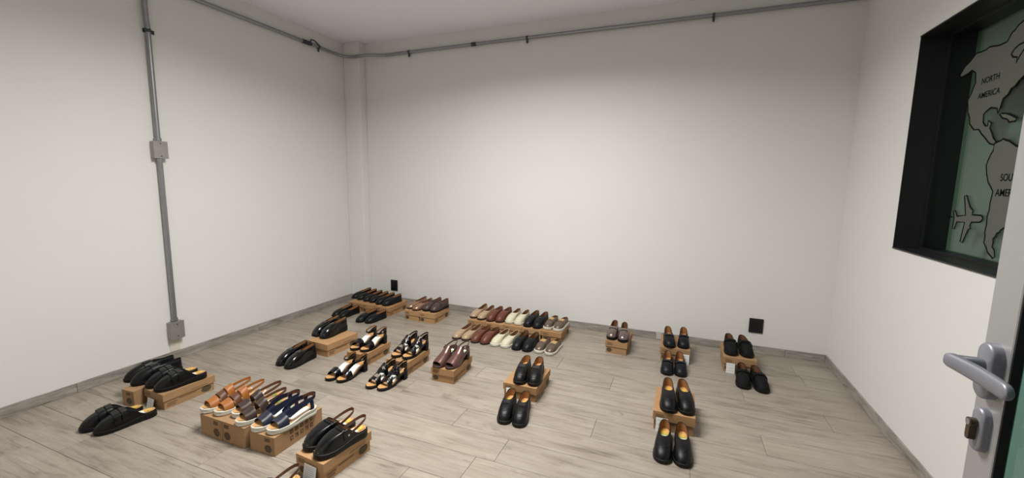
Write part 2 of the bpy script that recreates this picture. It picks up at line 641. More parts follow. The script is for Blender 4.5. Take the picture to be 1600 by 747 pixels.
NA = [(2.735, 1.846), (2.705, 1.88), (2.666, 1.896), (2.63, 1.92), (2.60, 1.917), (2.569, 1.916), (2.545, 1.922), (2.519, 1.918),
      (2.48, 1.910), (2.435, 1.911), (2.415, 1.94), (2.40, 1.944), (2.382, 1.959), (2.357, 1.966), (2.28, 1.985), (2.20, 1.97), (2.17, 1.90),
      (2.21, 1.86), (2.18, 1.82), (2.24, 1.78), (2.307, 1.746), (2.329, 1.733), (2.348, 1.716), (2.366, 1.711), (2.380, 1.690), (2.404, 1.679),
      (2.409, 1.66), (2.414, 1.642), (2.423, 1.623), (2.432, 1.645), (2.455, 1.65), (2.47, 1.655), (2.491, 1.647), (2.514, 1.633), (2.508, 1.599),
      (2.490, 1.580), (2.475, 1.578), (2.474, 1.601), (2.452, 1.587), (2.458, 1.568), (2.440, 1.545), (2.425, 1.523), (2.405, 1.506),
      (2.416, 1.494), (2.440, 1.500), (2.457, 1.510), (2.48, 1.530), (2.506, 1.548), (2.530, 1.570), (2.565, 1.573), (2.585, 1.59), (2.601, 1.603), (2.608, 1.63),
      (2.629, 1.66), (2.636, 1.69), (2.643, 1.715), (2.622, 1.746), (2.612, 1.77), (2.604, 1.786), (2.610, 1.81), (2.615, 1.831), (2.647, 1.85),
      (2.67, 1.842), (2.688, 1.84), (2.717, 1.836)]
SA = [(2.414, 1.497), (2.397, 1.504), (2.38, 1.506), (2.364, 1.513), (2.345, 1.505), (2.328, 1.501), (2.286, 1.478), (2.22, 1.46), (2.16, 1.42),
      (2.09, 1.37), (2.10, 1.32), (2.15, 1.25), (2.20, 1.20), (2.25, 1.17), (2.294, 1.144), (2.300, 1.134), (2.312, 1.13), (2.318, 1.115),
      (2.329, 1.105), (2.324, 1.09), (2.327, 1.074), (2.310, 1.06), (2.305, 1.045), (2.302, 1.033), (2.31, 1.025), (2.349, 1.047), (2.36, 1.065),
      (2.379, 1.083), (2.378, 1.11), (2.384, 1.131), (2.381, 1.16), (2.385, 1.195), (2.379, 1.22), (2.381, 1.251), (2.375, 1.298),
      (2.395, 1.32), (2.413, 1.337), (2.43, 1.37), (2.443, 1.41), (2.436, 1.43), (2.424, 1.456), (2.413, 1.47)]
PLN = [(2.41, 1.185), (2.416, 1.192), (2.427, 1.196), (2.484, 1.195), (2.483, 1.218), (2.492, 1.219), (2.506, 1.229), (2.542, 1.279), (2.558, 1.279), (2.529, 1.19),
       (2.591, 1.182), (2.609, 1.207), (2.623, 1.205), (2.61, 1.171), (2.612, 1.122), (2.597, 1.121), (2.587, 1.155), (2.528, 1.158),
       (2.54, 1.067), (2.522, 1.065), (2.494, 1.129), (2.482, 1.134), (2.488, 1.146), (2.482, 1.162), (2.426, 1.166), (2.415, 1.174)]
map_piece('north_america', NA)
map_piece('south_america', SA)
map_piece('airplane', PLN)
map_piece('island', [(2.412, 1.618), (2.395, 1.619), (2.372, 1.615), (2.34, 1.603), (2.306, 1.586), (2.314, 1.576), (2.346, 1.577), (2.36, 1.59), (2.39, 1.599)])
map_piece('bay_line', [(2.399, 1.852), (2.390, 1.862), (2.382, 1.87), (2.36, 1.878), (2.337, 1.879), (2.30, 1.87)], False, False)
map_piece('bay_line', [(2.399, 1.852), (2.385, 1.837), (2.362, 1.831), (2.362, 1.808), (2.351, 1.828), (2.331, 1.851), (2.30, 1.85)], False, False)
map_piece('route_line', [(2.625, 1.175), (2.64, 1.176), (2.655, 1.184), (2.668, 1.192)], False, False)


def map_text(txt, y, z, width, cap):
    cu = bpy.data.curves.new('lettering', 'FONT')
    cu.body = txt
    cu.size = 1.0
    cu.extrude = 0.0
    cu.offset = 0.008
    t = bpy.data.objects.new('tmp', cu)
    COL.objects.link(t)
    bpy.context.view_layer.update()
    dg = bpy.context.evaluated_depsgraph_get()
    me = bpy.data.meshes.new_from_object(t.evaluated_get(dg))
    COL.objects.unlink(t)
    bpy.data.objects.remove(t)
    xs = [v.co.x for v in me.vertices]
    ys = [v.co.y for v in me.vertices]
    x0, sx, y0, sy = min(xs), max(xs) - min(xs), min(ys), max(ys) - min(ys)
    for v in me.vertices:
        a = (v.co.x - x0) / sx * width
        b = (v.co.y - y0) / sy * cap
        yy, zz = map_xf((y - a, z + b))
        v.co = (-0.0016, yy, zz)
    me.materials.clear()
    me.materials.append(MATS['map_line'])
    return link('lettering', me, mp)


map_text('NORTH', 2.56, 1.768, 0.112, 0.026)
map_text('AMERICA', 2.571, 1.706, 0.140, 0.026)
map_text('SOUTH', 2.342, 1.341, 0.112, 0.030)
map_text('AMERICA', 2.358, 1.280, 0.155, 0.030)

# ------------------------------------------------------------------ open glass door beside the camera
DX = 0.509
door = empty('door_1', (DX, 0.03, 0.0))
tag(door, 'open glass door with wide aluminium frame', 'door', kind='structure')


def dpart(name, mat, y0, y1, z0, z1, x0=0.0, x1=0.018, bev=0.002, parent=None):
    return MB().box(x0, x1, y0 - 0.03, y1 - 0.03, z0, z1, bev).build(name, mat, door if parent is None else parent)


dpart('lock_stile', 'aluminium', 0.890, 0.955, 0.008, 2.10)
dpart('hinge_stile', 'aluminium', 0.03, 0.099, 0.008, 2.10)
dpart('top_rail', 'aluminium', 0.099, 0.886, 2.03, 2.10)
dpart('bottom_rail', 'aluminium', 0.099, 0.886, 0.008, 0.10)
gk = MB()
for y0, y1, z0, z1 in ((0.8865, 0.890, 0.10, 2.03), (0.099, 0.1025, 0.10, 2.03), (0.1025, 0.8865, 0.10, 0.1035), (0.1025, 0.8865, 2.0265, 2.03)):
    gk.box(0.001, 0.0125, y0 - 0.03, y1 - 0.03, z0, z1)
gk.build('gasket', 'gasket', door)
dpart('pane', 'door_glass', 0.0995, 0.8895, 0.1005, 2.0295, 0.0127, 0.0167, 0.0)
for z in (0.25, 1.05, 1.85):
    MB().tube([(0.0, -0.004, z - 0.05), (0.0, -0.004, z + 0.05)], 0.008, 10).build('hinge', 'handle_grey', door)


def stadium(cy_, cz, w_, h_, n=10):
    r = w_ / 2
    pts = []
    for i in range(n + 1):
        a = PI * i / n
        pts.append((cy_ + r * math.cos(a), cz + h_ / 2 - r + r * math.sin(a)))
    for i in range(n + 1):
        a = PI + PI * i / n
        pts.append((cy_ + r * math.cos(a), cz - h_ / 2 + r + r * math.sin(a)))
    return pts


def plate(cy_, cz, w_, h_, x0, x1, bev):
    m = MB()
    rows = []
    for x, s in ((x0, 0), (x1 + bev, 0), (x1 + bev * 0.3, bev * 0.45), (x1, bev)):
        rows.append([(x, p[0], p[1]) for p in stadium(cy_, cz, w_ - 2 * s, h_ - 2 * s)])
    m.grid(rows, closed_u=True)
    m.ngon(rows[-1])
    return m


hc = 0.9205 - 0.03
hd = empty('door_handle', (0, 0, 0), 0, door)
plate(hc, 1.0, 0.040, 0.097, 0.0, -0.016, 0.004).build('rose', 'handle_grey', hd, True)
m = MB()
# lever: neck comes out of the rose, grip runs back towards the hinges
path = [(-0.010, hc + 0.002, 1.010), (-0.030, hc + 0.002, 1.010), (-0.046, hc + 0.001, 1.010), (-0.055, hc - 0.006, 1.010)]
m.tube(path, [0.011, 0.0105, 0.011, 0.011], 14)
m.build('neck', 'handle_grey', hd, True)
rows = []
for t in (0.0, 0.01, 0.04, 0.1, 0.2, 0.3, 0.4, 0.5, 0.6, 0.7, 0.8, 0.88, 0.92, 0.95, 0.97, 0.985, 0.996, 1.0):
    yy = hc + 0.007 - 0.136 * t
    xx = -0.056 + 0.004 * math.sin(PI * t) + 0.006 * t
    hh = 0.0125 + 0.001 * math.sin(PI * t)
    tt = 0.0085 - 0.002 * t
    e = 1.0
    if t > 0.91:
        e = math.sqrt(max(0.02, 1 - ((t - 0.91) / 0.09) ** 2))
    elif t < 0.04:
        e = 0.86 + 0.14 * t / 0.04
    et = 0.6 + 0.4 * e
    rows.append([(xx + tt * et * math.copysign(abs(math.cos(a)) ** 0.7, math.cos(a)), yy,
                  1.010 + hh * e * math.copysign(abs(math.sin(a)) ** 0.7, math.sin(a))) for a in [2 * PI * j / 20 for j in range(20)]])
m = MB().grid(rows, closed_u=True)
m.ngon(rows[0]); m.ngon(rows[-1])
m.build('lever', 'handle_grey', hd, True)
lk = empty('door_lock', (0, 0, 0), 0, door)
plate(hc, 0.895, 0.031, 0.078, 0.0, -0.012, 0.004).build('lock_plate', 'handle_grey', lk, True)
cyl = []
for i in range(17):
    a = -0.30 * PI + 1.6 * PI * i / 16
    cyl.append((hc + 0.0078 * math.cos(a), 0.906 + 0.0078 * math.sin(a)))
cyl += [(hc - 0.005, 0.882), (hc - 0.003, 0.876), (hc + 0.003, 0.876), (hc + 0.005, 0.882)]
MB().prism(cyl, 'X', -0.022, -0.008).build('lock_cylinder', 'lock_brass', lk, True)
MB().tube([(-0.0222, hc, 0.906), (-0.0230, hc, 0.906)], 0.0055, 16).build('key_plug', 'buckle_metal', lk)

# ------------------------------------------------------------------ conduits, junction boxes, sockets
vx = XL + 0.020
VY = 1.8095
vc = empty('vertical_conduit', (vx, VY, 0.30))
tag(vc, 'grey metal conduit running down the left wall through two boxes', 'conduit')


def rel(pts, o):
    return [(p[0] - o[0], p[1] - o[1], p[2] - o[2]) for p in pts]


o_ = (vx, VY, 0.30)
MB().tube(rel([(vx, VY, 0.2885), (vx, VY, 1.4345)], o_), 0.0155, 14).build('tube', 'galvanised', vc, True)
MB().tube(rel([(vx, VY, 1.5535), (vx, VY, 2.20), (vx + 0.002, VY, 2.262), (vx + 0.006, VY - 0.006, 2.32), (vx + 0.006, VY - 0.008, 2.40), (vx + 0.004, VY - 0.004, 2.50), (vx, VY, 2.565)], o_), 0.0155, 14).build('tube', 'galvanised', vc, True)
m = MB().tube(rel([(vx, VY, 2.252), (vx, VY, 2.276)], o_), 0.0185, 14)
m.box(-0.019, -0.016, -0.02, 0.046, 1.952, 1.976)
m.box(-0.016, -0.008, 0.026, 0.036, 1.959, 1.969)
m.build('clamp', 'dark_steel', vc, True)
for z in (1.5635, 1.4245, 0.2985):
    MB().tube(rel([(vx, VY, z - 0.010), (vx, VY, z + 0.010)], o_), 0.020, 14).build('connector', 'galvanised', vc, True)


def jbox(z, label, w_=0.082, h_=0.112, dp=0.042):
    j = empty('junction_box', (XL, VY, z))
    tag(j, label, 'junction box')
    MB().box(0.0, dp, -w_ / 2, w_ / 2, -h_ / 2, h_ / 2, 0.003).build('body', 'box_steel', j)
    MB().box(dp, dp + 0.0025, -w_ / 2 - 0.002, w_ / 2 + 0.002, -h_ / 2 - 0.002, h_ / 2 + 0.002, 0.0008).build('cover_plate', 'box_steel', j)
    for zz in (-0.042, 0.042):
        MB().tube([(dp + 0.002, 0, zz), (dp + 0.0045, 0, zz)], 0.004, 10).build('screw', 'dark_steel', j)


jbox(1.494, 'square grey metal junction box halfway up the left wall')
jbox(0.223, 'square grey metal junction box just above the floor on left wall', 0.088, 0.124)
tag(MB().box(XL, XL + 0.004, VY - 0.036, VY + 0.030, HB + 0.001, 0.162, 0.001).build('plaster_patch', 'patch_plaster'),
    'beige plaster patch under the lower junction box', 'patch')

hz_ = 2.5796
hcd = empty('horizontal_conduit', (XL + 0.02, YB - 0.02, hz_))
tag(hcd, 'grey metal conduit running under the ceiling round the corner', 'conduit')
o_ = (XL + 0.02, YB - 0.02, hz_)
lx, by = XL + 0.019, YB - 0.019
m = MB().tube(rel([(lx, YF, hz_), (lx, 1.0, hz_), (lx, 2.0, hz_), (lx, 3.10, hz_)], o_), 0.0145, 12)
m.build('tube', 'galvanised', hcd, True)
crv = [(lx, 3.10, hz_), (lx, 3.24, hz_), (lx, 3.36, hz_ - 0.002), (lx + 0.012, 3.45, hz_ - 0.006), (lx + 0.045, 3.52, hz_ - 0.012),
       (lx + 0.10, 3.552, hz_ - 0.015), (lx + 0.18, 3.562, hz_ - 0.014), (lx + 0.25, 3.575, hz_ - 0.008), (lx + 0.32, 3.61, hz_ - 0.002),
       (lx + 0.40, 3.645, hz_ - 0.002), (lx + 0.50, by, hz_ - 0.004), (-2.66, by, hz_ - 0.002)]
# smooth the bend
pts = [Vector(p) for p in crv]
sm = []
for i in range(len(pts) - 1):
    p0, p1, p2, p3 = pts[max(i - 1, 0)], pts[i], pts[i + 1], pts[min(i + 2, len(pts) - 1)]
    for s in range(5):
        t = s / 5
        sm.append(0.5 * ((2 * p1) + (-p0 + p2) * t + (2 * p0 - 5 * p1 + 4 * p2 - p3) * t * t + (-p0 + 3 * p1 - 3 * p2 + p3) * t ** 3))
sm.append(pts[-1])
MB().tube(rel(sm, o_), 0.0145, 12).build('bent_tube', 'galvanised', hcd, True)
MB().tube(rel([(-2.66, by, hz_ - 0.002), (-1.8, by, hz_), (-0.8, by, hz_), (0.3, by, hz_), (XR, by, hz_)], o_), 0.0145, 12).build('tube', 'galvanised', hcd, True)
m = MB().tube(rel([(lx, 3.05, hz_), (lx, 3.15, hz_)], o_), 0.0185, 12)
m.build('coupling', 'dark_steel', hcd, True)
m = MB().tube(rel([(lx + 0.004, 3.13, hz_), (lx + 0.012, 3.145, hz_ + 0.038), (lx + 0.012, 3.18, hz_ + 0.040), (lx + 0.012, 3.22, hz_ + 0.020), (lx + 0.006, 3.26, hz_ + 0.004)], o_), 0.006, 8)
m.build('bracket', 'dark_steel', hcd, True)
MB().tube(rel([(-1.88, by, hz_), (-1.83, by, hz_)], o_), 0.0175, 12).build('coupling', 'dark_steel', hcd, True)
for x in (-2.5716, -1.331, 0.1565):
    m = MB().tube(rel([(x - 0.009, by, hz_), (x + 0.009, by, hz_)], o_), 0.0175, 12)
    m.box(x - 0.008 - o_[0], x + 0.008 - o_[0], -0.004, 0.004, -0.046, -0.014)
    m.build('clamp', 'dark_steel', hcd)
m = MB().tube(rel([(lx, 3.226, hz_), (lx, 3.244, hz_)], o_), 0.0175, 12)
m.box(-0.004, 0.004, 3.227 - o_[1], 3.243 - o_[1], -0.046, -0.014)
m.build('clamp', 'dark_steel', hcd)


def socket(x, z, w_, h_, label):
    s = empty('wall_socket', (x, YB, z))
    tag(s, label, 'socket')
    MB().box(-w_ / 2, w_ / 2, -0.010, 0, -h_ / 2, h_ / 2, 0.003).build('cover_plate', 'black_plastic', s)
    MB().box(-w_ / 2 + 0.014, w_ / 2 - 0.014, -0.013, -0.010, -h_ / 2 + 0.014, h_ / 2 - 0.014, 0.001).build('insert', 'black_insert', s)
    for zz in (-0.022, 0.022):
        m = MB()
        m.box(-0.010, -0.007, -0.0136, -0.013, zz - 0.006, zz + 0.006)
        m.box(0.007, 0.010, -0.0136, -0.013, zz - 0.006, zz + 0.006)
        m.tube([(0, -0.013, zz - 0.011), (0, -0.0136, zz - 0.011)], 0.003, 8)
        m.build('outlet', 'gasket', s)


socket(-2.823, 0.187, 0.088, 0.120, 'black wall socket above the boxes near the left corner')
socket(0.624, 0.222, 0.098, 0.116, 'black wall socket near the right corner of the far wall')

# ------------------------------------------------------------------ shoe boxes
BOXES = {}


def emblem(cx, cz, w_, h_, face, fixed, m_ink, par, green=False):
    """oval printed emblem with an inner ring and two bars"""
    def pt(a, b, off):
        return (cx + a, fixed - off, cz + b) if face == 'F' else (fixed + off, cx + a, cz + b)
    n = 20
    oval = lambda s, off: [pt(w_ / 2 * s * math.cos(2 * PI * i / n), h_ / 2 * s * math.sin(2 * PI * i / n), off) for i in range(n)]
    e = MB().ngon(oval(1.0, 0.0004)).build('emblem', m_ink, par)
    r = MB()
    r.grid([oval(0.86, 0.0006), oval(0.78, 0.0006)], closed_u=True)
    for b in (-0.12, 0.12):
        hw = w_ * 0.26
        r.ngon([pt(-hw, b * h_ - h_ * 0.035, 0.0006), pt(hw, b * h_ - h_ * 0.035, 0.0006), pt(hw, b * h_ + h_ * 0.035, 0.0006), pt(-hw, b * h_ + h_ * 0.035, 0.0006)])
    r.build('emblem_ring', 'ink_light', e)
    return e


def bars(x0, x1, z0, z1, n, face, fixed, mat, par, name='printed_lines'):
    m = MB()
    dz = (z1 - z0) / n
    for i in range(n):
        a0 = z0 + dz * i + dz * 0.14
        a1 = z0 + dz * (i + 1) - dz * 0.14
        e = x1 - (x1 - x0) * (0.0 if i % 2 else 0.12)
        if face == 'F':
            m.ngon([(x0, fixed - 0.0004, a0), (e, fixed - 0.0004, a0), (e, fixed - 0.0004, a1), (x0, fixed - 0.0004, a1)])
        else:
            m.ngon([(fixed + 0.0004, x0, a0), (fixed + 0.0004, e, a0), (fixed + 0.0004, e, a1), (fixed + 0.0004, x0, a1)])
    return m.build(name, mat, par)


def shoe_box(key, x, y, a, w_, l_, h_, label, style='lid', mat='kraft', print_right=False, group=None, side_emblem=True):
    b = empty('shoe_box', (x, y, 0.0), math.radians(a))
    tag(b, label, 'box', group or 'kraft shoe boxes')
    t = 0.0058
    if style == 'lid':
        lh = h_ * 0.46
        body = MB()
        body.box(t, w_ - t, t, l_ - t, 0, 0.003)
        for bx in ((t, w_ - t, t, t + 0.003), (t, w_ - t, l_ - t - 0.003, l_ - t), (t, t + 0.003, t + 0.003, l_ - t - 0.003), (w_ - t - 0.003, w_ - t, t + 0.003, l_ - t - 0.003)):
            body.box(bx[0], bx[1], bx[2], bx[3], 0.003, h_ - 0.004)
        body.build('base', mat, b)
        lid = MB()
        lid.box(0, w_, 0, l_, h_ - 0.003, h_, 0.0008)
        lid.box(0, w_, 0, 0.002, h_ - lh, h_ - 0.003)
        lid.box(0, w_, l_ - 0.002, l_, h_ - lh, h_ - 0.003)
        lid.box(0, 0.002, 0.002, l_ - 0.002, h_ - lh, h_ - 0.003)
        lid.box(w_ - 0.002, w_, 0.002, l_ - 0.002, h_ - lh, h_ - 0.003)
        ld = lid.build('lid', mat, b)
        bh = h_ - lh
        px = w_ - 0.060 if print_right else 0.014
        bars(px, px + 0.046, h_ - lh * 0.78, h_ - lh * 0.28, 3, 'F', 0.0, 'ink_light', ld, 'printed_panel')
        emblem((w_ - 0.032) if print_right else 0.032, bh * 0.5, 0.040, bh * 0.62, 'F', t, 'ink', b)
        if side_emblem:
            emblem(l_ - 0.050, bh * 0.55, 0.058, bh * 0.80, 'S', w_ - t, 'ink_green', b)
            bars(0.020, 0.070, bh * 0.2, bh * 0.7, 2, 'S', w_ - t, 'ink_light', b, 'printed_panel')
            bars(0.085, l_ - 0.095, bh * 0.62, bh * 0.80, 1, 'S', w_ - t, 'ink_light', b)
            bars(l_ * 0.50, l_ - 0.03, h_ - lh * 0.84, h_ - lh * 0.70, 1, 'S', w_, 'ink_light', ld)
    else:
        body = MB().box(0, w_, 0, l_, 0, h_ - 0.004, 0.0008).build('base', mat, b)
        MB().box(-0.0005, w_ + 0.0005, 0.0, l_, h_ - 0.0038, h_, 0.0008).build('lid', mat, b)
        px = w_ - 0.062 if print_right else 0.014
        bars(px, px + 0.036, h_ * 0.68, h_ * 0.88, 4, 'F', 0.0, 'ink', b, 'printed_panel')
        emblem(px + 0.020, h_ * 0.32, 0.046, h_ * 0.42, 'F', 0.0, 'ink', b)
        s = MB()
        sx = w_ - 0.014 if print_right else 0.006
        s.ngon([(sx, -0.0004, 0.02), (sx + 0.0035, -0.0004, 0.012), (sx + 0.005, -0.0004, h_ * 0.93), (sx + 0.002, -0.0004, h_ * 0.93)])
        s.build('flap_slit', 'ink_light', b)
        if style == 'icons':
            for i in range(5):
                for j in range(2):
                    y0 = l_ * 0.30 + i * 0.031
                    z0 = h_ * 0.30 + j * 0.034
                    f = w_ + 0.0009
                    g = MB()
                    q = [(f, y0, z0), (f, y0 + 0.018, z0), (f, y0 + 0.018, z0 + 0.020), (f, y0, z0 + 0.020)]
                    kk = (i * 2 + j) % 4
                    inn = [[(0.25, 0.25), (0.75, 0.25), (0.75, 0.75), (0.25, 0.75)], [(0.2, 0.5), (0.7, 0.15), (0.7, 0.8)],
                           [(0.1, 0.1), (0.5, 0.1), (0.5, 0.55), (0.1, 0.7)], [(0.3, 0.2), (0.6, 0.2), (0.45, 0.8)]][kk]
                    p = g.ngon(q).build('pictogram', 'ink', b)
                    MB().ngon([(f + 0.0003, y0 + u * 0.018, z0 + v * 0.020) for u, v in inn]).build('pictogram_detail', mat, p)
    BOXES[key] = (x, y, a, w_, l_, h_)
    return b


shoe_box('A', -2.918, 1.292, 4.4, 0.098, 0.285, 0.0935, 'narrow kraft shoe box nearest the left wall, under black closed strap shoes', 'tuck', 'kraft_b', True)
shoe_box('B', -2.808, 1.346, -1.8, 0.181, 0.280, 0.093, 'kraft shoe box under black strap mules, beside the left wall', 'lid', 'kraft_b')
shoe_box('C', -2.216, 1.285, -0.6, 0.163, 0.285, 0.106, 'kraft shoe box under the tan sandals, left end of three', 'tuck', 'kraft_b', True)
shoe_box('D', -2.050, 1.284, -0.6, 0.163, 0.285, 0.106, 'kraft shoe box under the dark brown sandals, middle of three', 'tuck', 'kraft_b', False)
shoe_box('E', -1.862, 1.290, 2.1, 0.158, 0.296, 0.094, 'kraft shoe box with grid of printed symbols under the navy sandals', 'icons', 'kraft_b', True)
shoe_box('F', -1.515, 1.252, -4.0, 0.172, 0.280, 0.097, 'kraft shoe box under the black clogs at the front', 'lid', 'kraft_c')
shoe_box('G', -2.562, 2.271, -4.0, 0.214, 0.293, 0.099, 'wide kraft shoe box under glossy black loafers, left of middle row', 'lid', 'kraft_c')
shoe_box('H', -2.142, 2.231, -0.4, 0.158, 0.286, 0.092, 'kraft shoe box under black ankle strap sandals, second in middle row', 'lid', 'kraft')
shoe_box('I', -1.803, 2.240, 0.1, 0.172, 0.275, 0.094, 'kraft shoe box under black cross strap sandals, third in middle row', 'lid', 'kraft')
shoe_box('J', -1.454, 2.253, 1.1, 0.170, 0.270, 0.094, 'kraft shoe box under metallic wine slingback shoes', 'lid', 'kraft')
shoe_box('K1', -3.066, 3.245, -1.8, 0.166, 0.290, 0.088, 'kraft shoe box in the far left corner, leftmost of three', 'lid', 'kraft')
shoe_box('K2', -2.894, 3.236, -1.8, 0.166, 0.290, 0.088, 'kraft shoe box in the far left corner, middle of three', 'lid', 'kraft')
shoe_box('K3', -2.713, 3.222, 0.6, 0.166, 0.300, 0.088, 'kraft shoe box below the left socket, rightmost of corner three', 'lid', 'kraft')
shoe_box('M', -2.369, 3.220, 0.0, 0.166, 0.272, 0.095, 'kraft shoe box under the gold bronze loafers', 'lid', 'kraft_c')
shoe_box('N', -2.200, 3.218, 0.0, 0.169, 0.272, 0.095, 'kraft shoe box under the dark brown loafers', 'lid', 'kraft_c')
ol = ['kraft shoe box under the upper beige loafers, left end of row of five', 'kraft shoe box under the upper rust brown loafers, second of row of five',
      'kraft shoe box under the upper cream slip-ons, centre of row of five', 'kraft shoe box under the upper navy loafers, fourth of row of five',
      'kraft shoe box under the upper bronze sneakers, right end of row of five']
for i in range(5):
    shoe_box('O%d' % i, -1.693 + 0.1727 * i, 3.231, 0.0, 0.170, 0.290, 0.088, ol[i], 'lid', ['kraft', 'kraft_c', 'kraft', 'kraft_c', 'kraft'][i])
shoe_box('P', -0.468, 3.196, -2.5, 0.168, 0.276, 0.102, 'kraft shoe box standing alone under the pewter loafers', 'lid', 'kraft_b')
shoe_box('Q', -0.063, 3.220, 0.9, 0.209, 0.293, 0.104, 'kraft shoe box under black bit loafers by the far wall', 'lid', 'kraft_b')
shoe_box('R', 0.361, 3.198, -0.8, 0.212, 0.297, 0.109, 'kraft shoe box below the right socket, under black strap shoes', 'lid', 'kraft_b')
shoe_box('S', -0.934, 2.249, 0.1, 0.214, 0.297, 0.092, 'wide kraft shoe box under black clog loafers in centre of floor', 'lid', 'kraft')
shoe_box('T', -0.059, 2.248, -0.6, 0.209, 0.294, 0.106, 'wide kraft shoe box under black loafers at front right', 'lid', 'kraft')


def card(x, y, a, w_, h_, tilt, label, z=0.0, lines=3):
    c = empty('price_card', (x, y, z), math.radians(a))
    tag(c, label, 'paper card', 'white paper cards')
    s = math.sin(math.radians(tilt)); k_ = math.cos(math.radians(tilt))
    P = lambda u, v, o: (u, v * s - o * k_, v * k_ + o * s)
    rows = [[P(u * w_, v * h_, 0.0) for u in (-0.5, 0, 0.5)] for v in (0, 0.5, 1)]
    MB().shell(rows, 0.0006).build('sheet', 'paper', c)
    m = MB()
    for i in range(lines):
        v = 0.85 - i * 0.6 / max(1, lines - 1)
        m.ngon([P(-0.38 * w_, v * h_, 0.0005), P(0.34 * w_, v * h_, 0.0005), P(0.34 * w_, (v - 0.035) * h_, 0.0005), P(-0.38 * w_, (v - 0.035) * h_, 0.0005)])
    m.build('printed_lines', 'paper_print', c)
    return c


card(-2.735, 1.326, -1.8, 0.060, 0.055, 12, 'small grey-white card against the box behind the floor mules')
card(-1.418, 1.226, -4.0, 0.075, 0.075, 10, 'printed white card leaning on the box of black clogs', lines=6)
card(0.118, 3.203, 0.9, 0.045, 0.075, 8, 'white card leaning on the box of black bit loafers')
card(0.410, 3.181, -0.8, 0.055, 0.070, 8, 'white card on the box below the right socket')
card(-0.888, 2.225, 12, 0.035, 0.070, 14, 'white card leaning on the box in centre of floor')
card(-0.012, 2.232, -0.6, 0.060, 0.075, 8, 'white card leaning on the box at front right')

# ------------------------------------------------------------------ shoes
KU = [(0.0, 0.66), (0.10, 0.70), (0.25, 0.70), (0.40, 0.74), (0.55, 0.88), (0.68, 1.0), (0.78, 1.0), (0.88, 0.95), (1.0, 0.86)]


def lerp_table(tab, u):
    if u <= tab[0][0]:
        return tab[0][1]
    for (a, va), (b, vb) in zip(tab[:-1], tab[1:]):
        if u <= b:
            t = (u - a) / (b - a)
            t = t * t * (3 - 2 * t) * 0.5 + t * 0.5
            return va + (vb - va) * t
    return tab[-1][1]


class Last:
    def __init__(self, m, L=0.245, W=0.086, hh=0.028, hf=0.014, toe=0.18, toe_n=2.3, shift=0.022, spring=0.004):
        self.m, self.L, self.W, self.hh, self.hf, self.toe, self.toe_n, self.shift, self.spring = m, L, W * 0.935, hh, hf, toe, toe_n, shift, spring

    def y(self, u):
        return self.L * (0.5 - u)

    def zs(self, u):
        return self.hf + (self.hh - self.hf) * (1 - smooth01(0.22, 0.66, u)) + self.spring * max(0.0, (u - 0.75) / 0.25) ** 2

    def cx(self, u):
        return self.m * self.shift * self.W * (smooth01(0.45, 1.0, u) * 0.9 - 0.25 * math.exp(-((u - 0.42) / 0.2) ** 2))

    def hw(self, u):
        u = max(0.0, min(1.0, u))
        k_ = lerp_table(KU, u) * self.W / 2
        a = min(1.0, u / 0.14)
        b = min(1.0, (1 - u) / self.toe)
        e1 = (1 - (1 - a) ** 2.0) ** 0.5
        e2 = (1 - (1 - b) ** self.toe_n) ** (1 / self.toe_n)
        return k_ * e1 * e2

    def outline(self, n, ex=0.0):
        """closed plan outline, index 0 at the toe; returns (x, y, u)"""
        out = []
        for i in range(n):
            s = i / n
            u = 0.5 * (1 + math.cos(2 * PI * s))
            u = u * 0.6 + 0.4 * (0.5 + 0.5 * math.copysign(abs(math.cos(2 * PI * s)) ** 0.7, math.cos(2 * PI * s)))
            w_ = self.hw(u)
            sg = 1 if s < 0.5 else -1
            if i == 0 or abs(s - 0.5) < 1e-9:
                w_ = 0.0
            x = self.cx(u) + sg * w_
            y = self.y(u)
            out.append([x, y, u])
        if ex:
            res = []
            for i in range(n):
                p, q = out[i - 1], out[(i + 1) % n]
                t = Vector((q[0] - p[0], q[1] - p[1]))
                if t.length < 1e-9:
                    t = Vector((1, 0))
                t.normalize()
                nx, ny = -t.y, t.x
                # outward: away from the centre line
                if nx * (out[i][0] - self.cx(0.5)) + ny * (out[i][1] * 0.35) < 0:
                    nx, ny = -nx, -ny
                res.append([out[i][0] + nx * ex, out[i][1] + ny * ex, out[i][2]])
            return res
        return out


NS = 44


